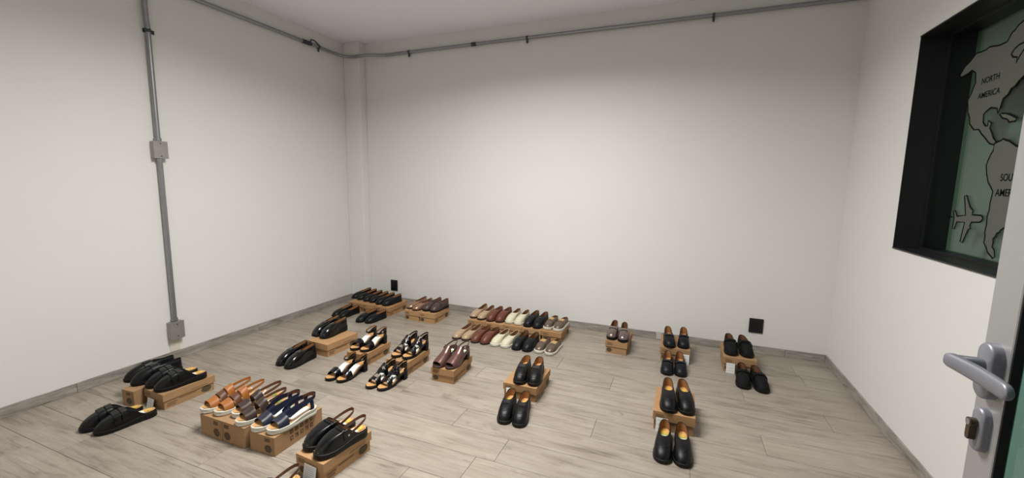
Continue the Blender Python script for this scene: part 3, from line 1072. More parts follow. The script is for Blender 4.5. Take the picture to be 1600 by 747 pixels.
def sole_parts(la, mat, ex=0.003, top=0.003, heel=None, thick=0.010, heel_mat=None, groove=False):
    o0 = la.outline(NS, ex)
    oi = la.outline(NS, ex - 0.003)
    oc = la.outline(NS, -0.007)
    m = MB()
    parts = []
    if heel is None:
        bot = [(p[0], p[1], max(0.0, la.spring * 0.8 * max(0, (p[2] - 0.8) / 0.2) ** 2)) for p in oi]
        low = [(p[0], p[1], b[2] + 0.003) for p, b in zip(o0, bot)]
        rows = [bot, low]
        if groove:
            og = la.outline(NS, ex - 0.0018)
            mid = [(p[0], p[1], la.zs(p[2]) * 0.50) for p in o0]
            g1 = [(p[0], p[1], la.zs(p[2]) * 0.56) for p in og]
            mid2 = [(p[0], p[1], la.zs(p[2]) * 0.62) for p in o0]
            rows += [mid, g1, mid2]
        rows += [[(p[0], p[1], la.zs(p[2]) + top - 0.002) for p in o0], [(p[0], p[1], la.zs(p[2]) + top) for p in oi], [(p[0], p[1], la.zs(p[2]) + top - 0.0008) for p in oc]]
        m.grid(rows, closed_u=True)
        m.ngon(rows[0])
    else:
        bot = [(p[0], p[1], max(0.0, la.zs(p[2]) - thick)) for p in oi]
        rows = [bot, [(p[0], p[1], max(0.0, la.zs(p[2]) - thick) + 0.002) for p in o0],
                [(p[0], p[1], la.zs(p[2]) + top - 0.002) for p in o0], [(p[0], p[1], la.zs(p[2]) + top) for p in oi], [(p[0], p[1], la.zs(p[2]) + top - 0.0008) for p in oc]]
        m.grid(rows, closed_u=True)
        half = NS // 2
        R2 = [bot[i] for i in range(0, half + 1)]
        L2 = [bot[0]] + [bot[NS - i] for i in range(1, half)] + [bot[half]]
        m.grid([R2, L2])
    parts.append(['sole', m.mesh('sole', mat, True), []])
    if heel is not None:
        uh, taper = heel
        pts = [p for p in o0 if p[2] < uh]
        hm = MB()
        rows = []
        yb = la.y(0)
        for t in (0.0, 0.3, 0.7, 1.0):
            f = 1 - taper * (1 - t)
            row = []
            for p in pts:
                ztop = la.zs(p[2]) - thick + 0.004
                row.append((la.cx(0.1) + (p[0] - la.cx(0.1)) * f, yb + (p[1] - yb) * f - 0.006 * taper * (1 - t), ztop * t))
            rows.append(row)
        hm.grid(rows, closed_u=True)
        hm.ngon(rows[0])
        parts.append(['heel', hm.mesh('heel', heel_mat or mat, True), []])
    return parts


def insole_part(la, mat='footbed', off=0.0034, inset=0.0035, stickers=(), u0=0.012, u1=0.985, name='insole'):
    def patch(ua, ub, wf, o, n=16):
        rows = []
        for i in range(n + 1):
            u = ua + (ub - ua) * i / n
            w_ = max(0.0006, la.hw(u) - inset) * wf
            rows.append([(la.cx(u) + w_ * k_, la.y(u), la.zs(u) + o + 0.0025 * abs(k_) ** 3) for k_ in (-1, -0.6, 0, 0.6, 1)])
        return rows
    m = MB().grid(patch(u0, u1, 1.0, off))
    subs = []
    for nm, sm_, ua, ub, wf, o in stickers:
        subs.append([nm, MB().grid(patch(ua, ub, wf, off + o, 5)).mesh(nm, sm_), []])
    return [name, m.mesh(name, mat, True), subs]


def upper_parts(la, mat, lining='lining_tan', uo0=0.02, uo1=0.55, ow=0.60, th=0.056, td=0.043, tt=0.052, n_o=2.6,
                a_=1.62, b_=1.75, bind=None, bind_r=0.0016, mule=False, crease=0.0):
    B = la.outline(NS, -0.0008)
    O = []
    for i in range(NS):
        s = i / NS
        tau = 0.5 * (1 + math.cos(2 * PI * s))
        u = uo0 + (uo1 - uo0) * tau
        e = (1 - abs(2 * tau - 1) ** n_o) ** (1 / n_o)
        lim = max(0.001, la.hw(u) - 0.0045)
        w_ = min(ow * la.W / 2 * e, lim) if not mule else min(ow * la.W / 2 * e, max(0.001, la.hw(u) - 0.0012))
        sg = 1 if s < 0.5 else -1
        if i == 0 or abs(s - 0.5) < 1e-9:
            w_ = 0
        if mule:
            hz = 0.006 + (tt - 0.006) * smooth01(0.10, 0.98, tau)
            if i == 0:
                hz = tt
        else:
            # heel - dip - throat
            hz = th * (1 - tau) ** 2 * 1.0 + tt * tau ** 2 + 2 * tau * (1 - tau) * (2 * td - (th + tt) / 2)
        O.append((la.cx(u) * 0.8 + sg * w_, la.y(u), la.zs(min(u, 0.5)) * (1 if tau < 0.5 else 1 - (tau - 0.5)) + la.zs(u) * (0 if tau < 0.5 else (tau - 0.5)) + hz, u))
    NT = 10
    rows = []
    for j in range(NT + 1):
        t = j / NT
        row = []
        for i in range(NS):
            b, o = B[i], O[i]
            z0 = la.zs(b[2]) + 0.001
            pt = t ** a_
            zt = 1 - (1 - t) ** b_
            z = z0 + (o[2] - z0) * zt
            row.append((b[0] + (o[0] - b[0]) * pt, b[1] + (o[1] - b[1]) * pt, z))
        rows.append(row)
    up = MB().grid(rows, closed_u=True)
    me = up.mesh('upper', mat, True)
    # lining: from the opening edge down to the footbed
    I = la.outline(NS, -0.0045)
    lr = []
    for t in (0.0, 0.08, 0.4, 0.75, 1.0):
        lr.append([(O[i][0] + (I[i][0] - O[i][0]) * (t ** 0.8), O[i][1] + (I[i][1] - O[i][1]) * (t ** 0.8) - 0.0,
                    O[i][2] - 0.0004 + (la.zs(I[i][2]) + 0.004 - O[i][2]) * t) for i in range(NS)])
    lm = MB().grid(lr, closed_u=True)
    parts = [['upper', me, []], ['lining', lm.mesh('lining', lining, True), []]]
    bm_ = MB().tube([(p[0], p[1], p[2]) for p in O], bind_r, 6, closed=True)
    parts.append(['topline', bm_.mesh('topline', bind or mat, True), []])
    bvh = BVHTree.FromPolygons([Vector(v) for v in up.v], up.f)
    return parts, bvh, O


def conform_band(la, bvh, uc, width, p0, p1, off=0.0015, th=0.002, n=18, nw=4, zo=0.004, taper=0.0):
    """band wrapped over an upper; uc(s) gives the position along the shoe for s in 0..1"""
    rows = []
    for i in range(n + 1):
        s = i / n
        ph = p0 + (p1 - p0) * s
        row = []
        for j in range(nw + 1):
            wf = 1 - taper * abs(2 * s - 1)
            u = uc(s) + width * wf * (j / nw - 0.5) / la.L
            org = Vector((la.cx(u), la.y(u), la.zs(u) + zo))
            d = Vector((math.cos(ph), 0, math.sin(ph)))
            hit = bvh.ray_cast(org, d, 0.2)
            if hit[0] is not None:
                p = hit[0] + d * (off + th)
            else:
                p = org + Vector((d.x * (la.hw(u)), 0, d.z * 0.05))
            row.append(p)
        rows.append(row)
    return MB().shell(rows, -th if False else th)


def surf_curve(la, bvh, pts, r=0.0012, off=0.0005):
    """tube lying on the upper along plan points (across -1..1, u)"""
    P = []
    for k_, u in pts:
        x = la.cx(u) + k_ * la.hw(u)
        hit = bvh.ray_cast(Vector((x, la.y(u), 0.3)), Vector((0, 0, -1)), 0.4)
        if hit[0] is not None:
            P.append(hit[0] + Vector((0, 0, off)))
    return MB().tube(P, r, 6)


def arch_band(la, uc, width, p0=0.0, p1=PI, h=None, th=0.002, n=18, nw=4, rise=1.0, drop=0.006):
    """free strap arching over the footbed from sole edge to sole edge"""
    hh = h or (lambda u: lerp_table([(0.35, 0.074), (0.5, 0.066), (0.62, 0.054), (0.72, 0.044), (0.82, 0.034), (0.95, 0.024)], u) * rise)
    rows = []
    for i in range(n + 1):
        s = i / n
        ph = p0 + (p1 - p0) * s
        row = []
        for j in range(nw + 1):
            u = uc(s) + width * (j / nw - 0.5) / la.L
            c, sn = math.cos(ph), math.sin(ph)
            row.append((la.cx(u) + la.hw(u) * 1.0 * math.copysign(abs(c) ** 0.8, c), la.y(u), la.zs(u) - drop + (hh(u) + drop) * abs(sn) ** 0.75))
        rows.append(row)
    return MB().shell(rows, th)


def sling(la, ua, za, zb, ub=0.0, width=0.011, th=0.002, back=0.004, hwf=0.92):
    """strap from both sides at ua round behind the heel"""
    path = []
    n = 32
    for i in range(n + 1):
        s = i / n
        a = PI * s
        # side points run back, then round the heel
        t = math.sin(a)
        u = ua + (ub - ua) * t ** 0.9
        w_ = la.W / 2 * 0.74 * hwf * math.copysign(abs(math.cos(a)) ** 0.75, math.cos(a))
        z = za + (zb - za) * t
        path.append(Vector((la.cx(u) + w_, la.y(u) + back * t ** 6, z)))
    rows = []
    for i, p in enumerate(path):
        lean = 0.15
        rows.append([p + Vector((0, lean * width * (k_ - 0.5), width * (k_ - 0.5))) for k_ in (0, 0.33, 0.67, 1)])
    return MB().shell(rows, th)


STK = (('insole_sticker', 'sticker_white', 0.27, 0.37, 0.85, 0.0006), ('insole_badge', 'sticker_gold', 0.15, 0.26, 0.62, 0.0006))
STK2 = (('insole_sticker', 'sticker_white', 0.27, 0.38, 0.85, 0.0006), ('insole_badge', 'sticker_gold', 0.12, 0.235, 0.62, 0.0006), ('insole_stripe', 'sticker_green', 0.24, 0.265, 0.80, 0.0008))
STK3 = (('insole_badge', 'sticker_gold', 0.06, 0.20, 0.6, 0.0006), ('insole_sticker', 'sticker_white', 0.20, 0.30, 0.7, 0.0006))

CACHE = {}


def apron(la, bvh, k_=0.62, u0=0.58, u1=0.86, r=0.0013):
    pts = []
    for i in range(25):
        a = PI * i / 24
        pts.append((k_ * math.cos(a), u0 + (u1 - u0) * math.sin(a) ** 0.75))
    return surf_curve(la, bvh, pts, r, 0.0003)


def build_model(model, m):
    key = (model, m)
    if key in CACHE:
        return CACHE[key]
    P = []
    if model in ('black_loafer', 'clog_loafer', 'patent_loafer', 'corner_loafer', 'corner_navy', 'gold_loafer', 'brown_loafer', 'beige_loafer',
                 'rust_loafer', 'cream_slip', 'navy_loafer', 'pewter_loafer', 'bit_loafer', 'sneaker', 'strap_shoe', 'wall_strap_shoe'):
        cfg = dict(L=0.245, W=0.088, hh=0.030, hf=0.014, toe=0.18, toe_n=2.3)
        ucfg = dict(mat='black_leather', lining='lining_tan', uo1=0.55, ow=0.60)
        sole, ins, stk, ex, groove = 'rubber_black', 'footbed', (), 0.002, False
        if model == 'black_loafer':
            cfg.update(L=0.262, W=0.092, hh=0.032, hf=0.014, toe=0.20, toe_n=2.5); ucfg.update(mat='black_leather', uo1=0.54, th=0.054, tt=0.054); stk = STK2
        if model == 'clog_loafer':
            cfg.update(L=0.256, W=0.090, hh=0.036, hf=0.015, toe=0.21, toe_n=2.5); ucfg.update(mat='black_leather', uo1=0.50, th=0.052, tt=0.058, td=0.046); stk = STK
        if model == 'patent_loafer':
            cfg.update(L=0.250, W=0.088, hh=0.042, hf=0.016, toe=0.17, toe_n=2.5); ucfg.update(mat='black_patent', uo1=0.50, ow=0.52, th=0.066, tt=0.066, td=0.054)
        if model == 'corner_loafer':
            cfg.update(L=0.236, W=0.084, hh=0.022, hf=0.012); ucfg.update(mat='black_leather', uo1=0.60, ow=0.64, th=0.052, tt=0.044, td=0.040)
        if model == 'corner_navy':
            cfg.update(L=0.238, W=0.088, hh=0.024, hf=0.014); ucfg.update(mat='navy_black', uo1=0.56, ow=0.62, th=0.052, tt=0.048)
        if model == 'gold_loafer':
            cfg.update(L=0.240, W=0.082, hh=0.020, hf=0.010); ucfg.update(mat='gold_bronze', lining='lining_brown', uo1=0.60, th=0.056, tt=0.044, td=0.040); sole = 'rubber_brown'
        if model == 'brown_loafer':
            cfg.update(L=0.242, W=0.086, hh=0.026, hf=0.014); ucfg.update(mat='espresso', lining='lining_brown', uo1=0.48, th=0.058, tt=0.060, td=0.044)
        if model == 'beige_loafer':
            cfg.update(L=0.240, W=0.084, hh=0.022, hf=0.012, toe=0.20); ucfg.update(mat='beige', lining='lining_brown', uo1=0.56, ow=0.64, th=0.060, tt=0.046, td=0.040); sole = 'rubber_brown'
        if model == 'rust_loafer':
            cfg.update(L=0.240, W=0.086, hh=0.024, hf=0.012, toe=0.20); ucfg.update(mat='rust_brown', lining='lining_brown', uo1=0.46, th=0.060, tt=0.062, td=0.050); sole = 'rubber_brown'
        if model == 'cream_slip':
            cfg.update(L=0.238, W=0.086, hh=0.024, hf=0.016); ucfg.update(mat='cream', lining='lining_brown', uo1=0.53, th=0.056, tt=0.050, td=0.042); sole = 'rubber_white'; ex = 0.004
        if model == 'navy_loafer':
            cfg.update(L=0.242, W=0.085, hh=0.030, hf=0.016, toe_n=2.4); ucfg.update(mat='navy_black', lining='lining_brown', uo1=0.50, th=0.058, tt=0.056, td=0.046); ex = 0.003
        if model == 'pewter_loafer':
            cfg.update(L=0.245, W=0.086, hh=0.032, hf=0.018); ucfg.update(mat='pewter', lining='lining_brown', uo1=0.53, th=0.058, tt=0.054)
        if model == 'bit_loafer':
            cfg.update(L=0.246, W=0.088, hh=0.034, hf=0.016, toe_n=2.4); ucfg.update(mat='navy_black', lining='lining_tan', uo1=0.54, th=0.058, tt=0.052)
        if model == 'sneaker':
            cfg.update(L=0.232, W=0.082, hh=0.022, hf=0.018, toe_n=2.4); ucfg.update(mat='bronze', lining='lining_brown', uo1=0.42, th=0.040, tt=0.052, td=0.040, ow=0.58); sole = 'rubber_white'; ex = 0.005
        if model == 'strap_shoe':
            cfg.update(L=0.248, W=0.090, hh=0.030, hf=0.016, toe_n=2.5, toe=0.20); ucfg.update(mat='black_suede', lining='lining_brown', uo1=0.46, th=0.058, tt=0.060, td=0.048)
        if model == 'wall_strap_shoe':
            cfg.update(L=0.250, W=0.082, hh=0.032, hf=0.018, toe=0.21); ucfg.update(mat='black_leather', lining='gore_black', uo1=0.44, th=0.058, tt=0.066, td=0.050)
        la = Last(m, **cfg)
        mat = ucfg.pop('mat')
        up, bvh, O = upper_parts(la, mat, **ucfg)
        P += up
        P += sole_parts(la, sole, ex=ex, groove=(sole == 'rubber_white'))
        P.append(insole_part(la, ins if model not in ('wall_strap_shoe', 'strap_shoe') else 'lining_brown', stickers=stk))
        if model in ('black_loafer', 'bit_loafer', 'corner_navy', 'pewter_loafer', 'clog_loafer'):
            P.append(['apron_seam', apron(la, bvh, 0.66, 0.56, 0.84).mesh('apron_seam', mat, True), []])
        if model in ('bit_loafer', 'pewter_loafer'):
            P.append(['strap', conform_band(la, bvh, lambda s: 0.615, 0.020, 0.28 * PI, 0.72 * PI).mesh('strap', mat, True), []])
            orn = conform_band(la, bvh, lambda s: 0.615, 0.009, 0.40 * PI, 0.60 * PI, 0.0036, 0.0016, 8, 2)
            P.append(['ornament', orn.mesh('ornament', 'buckle_metal' if model == 'pewter_loafer' else 'navy_leather', True), []])
        if model in ('clog_loafer', 'patent_loafer'):
            P.append(['elastic_tab', conform_band(la, bvh, lambda s: 0.585 if model == 'clog_loafer' else 0.575, 0.030, 0.40 * PI, 0.60 * PI, 0.0003, 0.001, 8, 4).mesh('elastic_tab', 'black_patent', True), []])
        if model == 'clog_loafer':
            P.append(['toe_seam', surf_curve(la, bvh, [(-0.86 + 1.72 * i / 20, 0.885 + 0.025 * math.sin(PI * i / 20)) for i in range(21)], 0.0014).mesh('toe_seam', 'black_patent', True), []])
        if model == 'patent_loafer':
            P.append(['toe_seam', surf_curve(la, bvh, [(-0.80 + 1.6 * i / 20, 0.78 + 0.05 * math.sin(PI * i / 20)) for i in range(21)], 0.0012).mesh('toe_seam', mat, True), []])
        if model == 'brown_loafer':
            P.append(['cross_strap', conform_band(la, bvh, lambda s: 0.50 + 0.08 * (s if m > 0 else 1 - s), 0.016, 0.18 * PI, 0.82 * PI).mesh('cross_strap', 'dark_brown', True), []])
        if model == 'sneaker':
            P.append(['elastic_gore', conform_band(la, bvh, lambda s: 0.525, 0.046, 0.36 * PI, 0.64 * PI, 0.0004, 0.001, 8, 5).mesh('elastic_gore', 'gore_tan', True), []])
            P.append(['side_seam', conform_band(la, bvh, lambda s: 0.66 + 0.03 * math.sin(PI * s), 0.003, 0.1 * PI, 0.9 * PI, 0.0004, 0.001, 16, 1).mesh('side_seam', mat, True), []])
        if model in ('strap_shoe', 'wall_strap_shoe'):
            wd = 0.026 if model == 'strap_shoe' else 0.038
            b1 = conform_band(la, bvh, lambda s: 0.545, wd, 0.17 * PI, 0.83 * PI, 0.001, 0.003, 20, 4)
            P.append(['strap', b1.mesh('strap', mat, True), [['strap_tab', conform_band(la, bvh, lambda s: 0.545, wd * 0.9, (0.62 if m < 0 else 0.10) * PI, (0.90 if m < 0 else 0.38) * PI, 0.0055, 0.002, 8, 4).mesh('strap_tab', mat, True), []]]])
        if model in ('beige_loafer', 'cream_slip', 'rust_loafer', 'gold_loafer', 'corner_loafer', 'navy_loafer'):
            P.append(['vamp_seam', surf_curve(la, bvh, [(-0.9 + 1.8 * i / 20, 0.60 + 0.10 * math.sin(PI * i / 20)) for i in range(21)], 0.0008).mesh('vamp_seam', mat, True), []])
    elif model in ('strap_mule', 'clog', 'floor_clog'):
        if model == 'strap_mule':
            la = Last(m, L=0.252, W=0.088, hh=0.030, hf=0.018, toe=0.21, toe_n=2.3)
            mat = 'black_leather'
            up, bvh, O = upper_parts(la, mat, 'gore_black', uo0=0.14, uo1=0.50, ow=0.98, tt=0.062, mule=True, n_o=3.0)
        else:
            la = Last(m, L=0.252, W=0.092, hh=0.034, hf=0.022, toe=0.22, toe_n=2.4)
            mat = 'black_smooth'
            up, bvh, O = upper_parts(la, mat, 'lining_brown', uo0=0.16, uo1=0.50, ow=0.98, tt=0.062, mule=True, n_o=3.0)
        P += up
        P += sole_parts(la, 'rubber_black', ex=0.003)
        P.append(insole_part(la, 'footbed', off=0.0065, inset=0.002, stickers=STK3))
        if model == 'strap_mule':
            for uc, wd in ((0.53, 0.030), (0.66, 0.028)):
                b1 = conform_band(la, bvh, lambda s, uc=uc: uc, wd, 0.14 * PI, 0.86 * PI, 0.001, 0.004, 20, 4)
                tb = conform_band(la, bvh, lambda s, uc=uc: uc, wd * 0.92, (0.58 if m > 0 else 0.14) * PI, (0.86 if m > 0 else 0.42) * PI, 0.0055, 0.002, 8, 4)
                P.append(['strap', b1.mesh('strap', mat, True), [['strap_tab', tb.mesh('strap_tab', 'black_smooth', True), []]]])
        else:
            P.append(['heel_strap', sling(la, 0.44, la.zs(0.4) + 0.030, la.zs(0) + 0.056, 0.03, 0.015).mesh('heel_strap', 'mid_brown', True), []])
            for sg in (-1, 1):
                x = la.cx(0.44) + sg * (la.W / 2 * 0.74 * 0.92 + 0.002)
                P.append(['rivet', MB().tube([(x, la.y(0.44), la.zs(0.4) + 0.030), (x + sg * 0.004, la.y(0.44), la.zs(0.4) + 0.030)], 0.005, 10).mesh('rivet', 'buckle_metal', True), []])
            P.append(['collar', conform_band(la, bvh, lambda s: 0.545 - 0.03 * abs(2 * s - 1), 0.010, 0.10 * PI, 0.90 * PI, 0.0006, 0.0015, 18, 2).mesh('collar', mat, True), []])
    elif model in ('tan_sandal', 'brown_sandal', 'navy_sandal'):
        la = Last(m, L=0.246, W=0.084, hh=0.034, hf=0.022, toe=0.20, toe_n=2.3)
        P += sole_parts(la, 'rubber_white', ex=0.004, groove=True)
        P.append(insole_part(la, 'footbed', stickers=(('insole_sticker', 'sticker_white', 0.36, 0.52, 0.55, 0.0008), ('insole_stripe', 'sticker_green', 0.12, 0.24, 0.5, 0.0008)) if model != 'navy_sandal' else (('insole_sticker', 'sticker_white', 0.14, 0.56, 0.72, 0.0008),)))
        if model == 'tan_sandal':
            P.append(['toe_strap', arch_band(la, lambda s: 0.80, 0.042).mesh('toe_strap', 'tan_leather', True), []])
            P.append(['middle_strap', arch_band(la, lambda s: 0.60 + 0.03 * math.sin(PI * s), 0.030).mesh('middle_strap', 'mid_brown', True), []])
            P.append(['instep_strap', arch_band(la, lambda s: 0.45 + 0.02 * math.sin(PI * s), 0.034).mesh('instep_strap', 'tan_leather', True), []])
            P.append(['heel_strap', sling(la, 0.40, la.zs(0.3) + 0.042, la.zs(0) + 0.060, 0.03, 0.014).mesh('heel_strap', 'tan_leather', True), []])
        if model == 'brown_sandal':
            P.append(['toe_strap', arch_band(la, lambda s: 0.785, 0.048).mesh('toe_strap', 'dark_brown', True), []])
            P.append(['instep_strap', arch_band(la, lambda s: 0.50 + 0.04 * math.sin(PI * s), 0.040).mesh('instep_strap', 'dark_brown', True), []])
            P.append(['heel_strap', sling(la, 0.42, la.zs(0.3) + 0.042, la.zs(0) + 0.060, 0.03, 0.015).mesh('heel_strap', 'mid_brown', True), []])
        if model == 'navy_sandal':
            P.append(['toe_strap', arch_band(la, lambda s: 0.775, 0.050).mesh('toe_strap', 'navy_leather', True), []])
            P.append(['instep_strap', arch_band(la, lambda s: 0.615, 0.036, 0.22 * PI, 0.78 * PI, n=10).mesh('instep_strap', 'navy_elastic', True), []])
            for sg in (-1, 1):
                p0 = Vector((la.cx(0.6) + sg * la.hw(0.6) * 0.60, la.y(0.66), la.zs(0.6) + 0.044))
                p1 = Vector((la.cx(0.15) + sg * la.W * 0.335, la.y(0.13), la.zs(0.1) + 0.060))
                rows = []
                for k_ in range(9):
                    t = k_ / 8
                    p = p0.lerp(p1, t) + Vector((sg * 0.010 * math.sin(PI * t), 0, 0.010 * math.sin(PI * t)))
                    hw_ = 0.017 - 0.006 * t
                    rows.append([p + Vector((sg * 0.35 * hw_ * (1 - t) * -k2, -0.3 * hw_ * k2, hw_ * k2)) for k2 in (-1, 0, 1)])
                P.append(['side_strap', MB().shell(rows, 0.002).mesh('side_strap', 'navy_elastic', True), []])
            P.append(['heel_strap', sling(la, 0.20, la.zs(0.1) + 0.058, la.zs(0) + 0.066, 0.02, 0.020).mesh('heel_strap', 'navy_elastic', True), []])
            P.append(['heel_stay', arch_band(la, lambda s: 0.14, 0.020, 0.0, 0.30 * PI, h=lambda u: 0.074, n=6).mesh('heel_stay', 'navy_elastic', True), []])
            P.append(['heel_stay', arch_band(la, lambda s: 0.14, 0.020, 0.70 * PI, PI, h=lambda u: 0.074, n=6).mesh('heel_stay', 'navy_elastic', True), []])
            P.append(['strap_lining', sling(la, 0.20, la.zs(0.1) + 0.058, la.zs(0) + 0.066, 0.03, 0.017, 0.0015, 0.0, 0.87).mesh('strap_lining', 'mid_brown', True), []])
    elif model in ('ankle_sandal', 'cross_sandal'):
        la = Last(m, L=0.240, W=0.082, hh=0.056, hf=0.014, toe=0.20, toe_n=2.3, spring=0.002)
        P += sole_parts(la, 'rubber_black', ex=0.002, heel=(0.26, 0.10), thick=0.010)
        P.append(insole_part(la, 'footbed'))
        if model == 'ankle_sandal':
            P.append(['toe_strap', arch_band(la, lambda s: 0.735 + 0.05 * (s - 0.5) * m, 0.040).mesh('toe_strap', 'black_smooth', True), []])
            P.append(['toe_strap', arch_band(la, lambda s: 0.735 - 0.09 * (s - 0.5) * m, 0.030, rise=1.06).mesh('toe_strap', 'black_patent', True), []])
            ring = []
            for k_ in range(33):
                a = 2 * PI * k_ / 32
                cu_, ru = 0.19, 0.175
                u = cu_ + ru * math.copysign(abs(math.cos(a)) ** 0.8, math.cos(a))
                x = la.cx(0.2) + la.W * 0.33 * math.copysign(abs(math.sin(a)) ** 0.7, math.sin(a))
                z = la.zs(0) + 0.047 - 0.011 * math.cos(a)
                ring.append([Vector((x, la.y(u), z - 0.005)), Vector((x, la.y(u), z)), Vector((x, la.y(u), z + 0.005))])
            inr = [[p + Vector(((la.cx(0.2) - p.x) * 0.07, 0.0, 0.0)) - Vector((0, 0.0022 if p.y > la.y(0.19) else -0.0022, 0)) for p in r] for r in ring]
            P.append(['ankle_strap', MB().shell(ring, 0.002).mesh('ankle_strap', 'black_smooth', True), [['strap_lining', MB().grid(inr).mesh('strap_lining', 'lining_tan', True), []]]])
            x = la.cx(0.2) - m * (la.W * 0.33 + 0.001)
            P.append(['buckle', MB().box(x - 0.002, x + 0.002, la.y(0.25) - 0.008, la.y(0.25) + 0.008, la.zs(0) + 0.036, la.zs(0) + 0.050, 0.001).mesh('buckle', 'buckle_metal'), []])
        else:
            P.append(['toe_strap', arch_band(la, lambda s: 0.77, 0.022).mesh('toe_strap', 'black_smooth', True), []])
            P.append(['cross_strap', arch_band(la, lambda s: 0.58 + 0.36 * (s - 0.5), 0.022).mesh('cross_strap', 'black_patent', True), []])
            P.append(['cross_strap', arch_band(la, lambda s: 0.58 - 0.36 * (s - 0.5), 0.022, rise=1.05).mesh('cross_strap', 'black_smooth', True), []])
            P.append(['instep_strap', arch_band(la, lambda s: 0.40, 0.018).mesh('instep_strap', 'black_smooth', True), []])
            P.append(['heel_strap', sling(la, 0.36, la.zs(0.2) + 0.030, la.zs(0) + 0.062, 0.01, 0.010).mesh('heel_strap', 'black_smooth', True), []])
            x = la.cx(0.36) - m * (la.W * 0.35 + 0.002)
            P.append(['buckle', MB().box(x - 0.003, x + 0.003, la.y(0.34) - 0.008, la.y(0.34) + 0.008, la.zs(0.2) + 0.026, la.zs(0.2) + 0.042, 0.001).mesh('buckle', 'buckle_metal'), []])
        hb = MB()
        rows = []
        for k_ in range(5):
            v = k_ / 4
            a = [(-1, 0.30), (-0.5, 0.15), (0, 0.10), (0.5, 0.15), (1, 0.30)][k_]
            u = a[1] * 0.9
        # closed heel counter
        cnt = [p for p in la.outline(NS, 0.0) if p[2] < 0.24]
        rows = [[(p[0], p[1], la.zs(p[2]) + 0.001) for p in cnt], [(p[0] * 1.0, p[1], la.zs(p[2]) + 0.020) for p in cnt], [(p[0] * 0.97, p[1] + 0.0, la.zs(p[2]) + 0.020 + 0.034 * (1 - p[2] / 0.24) ** 1.6) for p in cnt]]
        P.append(['heel_counter', MB().shell(rows, 0.002).mesh('heel_counter', 'black_smooth', True), []])
        # white paper lying on the raised part of the footbed
        rows = []
        for i in range(7):
            u = 0.30 + 0.30 * i / 6
            rows.append([(la.cx(u) + la.hw(u) * 0.80 * k_, la.y(u), la.zs(u) + 0.011 + 0.006 * math.sin(PI * i / 6)) for k_ in (-1, -0.3, 0.3, 1)])
        P.append(['paper_insert', MB().shell(rows, 0.0006).mesh('paper_insert', 'sticker_white', True), []])
    elif model == 'peep_slingback':
        la = Last(m, L=0.240, W=0.084, hh=0.056, hf=0.014, toe=0.22, toe_n=2.3, spring=0.002)
        P += sole_parts(la, 'espresso', ex=0.002, heel=(0.26, 0.10), thick=0.010, heel_mat='rubber_brown')
        P.append(insole_part(la, 'dark_brown', stickers=(('insole_sticker', 'sticker_white', 0.12, 0.40, 0.7, 0.0008), ('insole_stripe', 'sticker_green', 0.22, 0.27, 0.7, 0.0012))))
        b = arch_band(la, lambda s: 0.675 - 0.03 * abs(2 * s - 1), 0.124, nw=10, n=22, h=lambda u: lerp_table([(0.35, 0.072), (0.5, 0.066), (0.65, 0.056), (0.78, 0.042), (0.9, 0.028), (1.0, 0.018)], u))
        P.append(['upper', b.mesh('upper', 'wine_metal', True), []])
        P.append(['heel_strap', sling(la, 0.44, la.zs(0.3) + 0.040, la.zs(0) + 0.058, 0.01, 0.010).mesh('heel_strap', 'espresso', True), []])
        x = la.cx(0.40) - m * (la.W * 0.35)
        P.append(['buckle', MB().box(x - 0.004, x + 0.003, la.y(0.34) - 0.007, la.y(0.34) + 0.007, la.zs(0.2) + 0.034, la.zs(0.2) + 0.050, 0.001).mesh('buckle', 'buckle_metal'), []])
        cnt = [p for p in la.outline(NS, 0.0) if p[2] < 0.30]
        rows = [[(p[0], p[1], la.zs(p[2]) + 0.001) for p in cnt], [(p[0], p[1], la.zs(p[2]) + 0.014) for p in cnt], [(p[0] * 0.97, p[1], la.zs(p[2]) + 0.014 + 0.014 * (1 - p[2] / 0.30) ** 0.6) for p in cnt]]
        P.append(['heel_counter', MB().shell(rows, 0.002).mesh('heel_counter', 'wine_metal', True), []])
    CACHE[key] = (P, la.L, la.W + 2 * (0.0065 if model == 'sneaker' else 0.004 if 'sandal' in model or model in ('cream_slip', 'navy_loafer') else 0.002))
    return CACHE[key]


def place_shoe(model, name, cat, m, toe, ang, z, label, group):
    P, L, _w = build_model(model, m)
    a = math.radians(ang)
    # the shoe points to -Y when unrotated; a positive angle swings the toe towards +X
    d = Vector((math.sin(a), -math.cos(a)))
    c = Vector(toe) - d * (L / 2)
    root = empty(name, (c.x, c.y, z), a)
    tag(root, label, cat, group)
    for nm, me, subs in P:
        o = link(nm, me, root)
        for n2, m2, _ in subs:
            link(n2, m2, o)
    return root


def pair(model, name, cat, box, toes, angs, desc, where, group):
    z = BOXES[box][5] + 0.0004 if box else 0.0003
    # keep the two shoes of a pair clear of each other at the ball
    wd = build_model(model, 1)[2]
    am = math.radians(sum(angs) / 2)
    ax = Vector((math.cos(am), math.sin(am)))
    t0, t1 = Vector(toes[0]), Vector(toes[1])
    lat = (t1 - t0).dot(ax) - 0.3 * build_model(model, 1)[1] * math.sin(math.radians(angs[1] - angs[0]))
    if lat < wd + 0.0015:
        e = (wd + 0.0015 - lat) / 2
        toes = [tuple(t0 - ax * e), tuple(t1 + ax * e)]
    for i, (t, a) in enumerate(zip(toes, angs)):
        side = 'left' if i == 0 else 'right'
        place_shoe(model, name, cat, 1 if i == 0 else -1, t, a, z, '%s, %s one of the pair %s' % (desc, side, where), group)


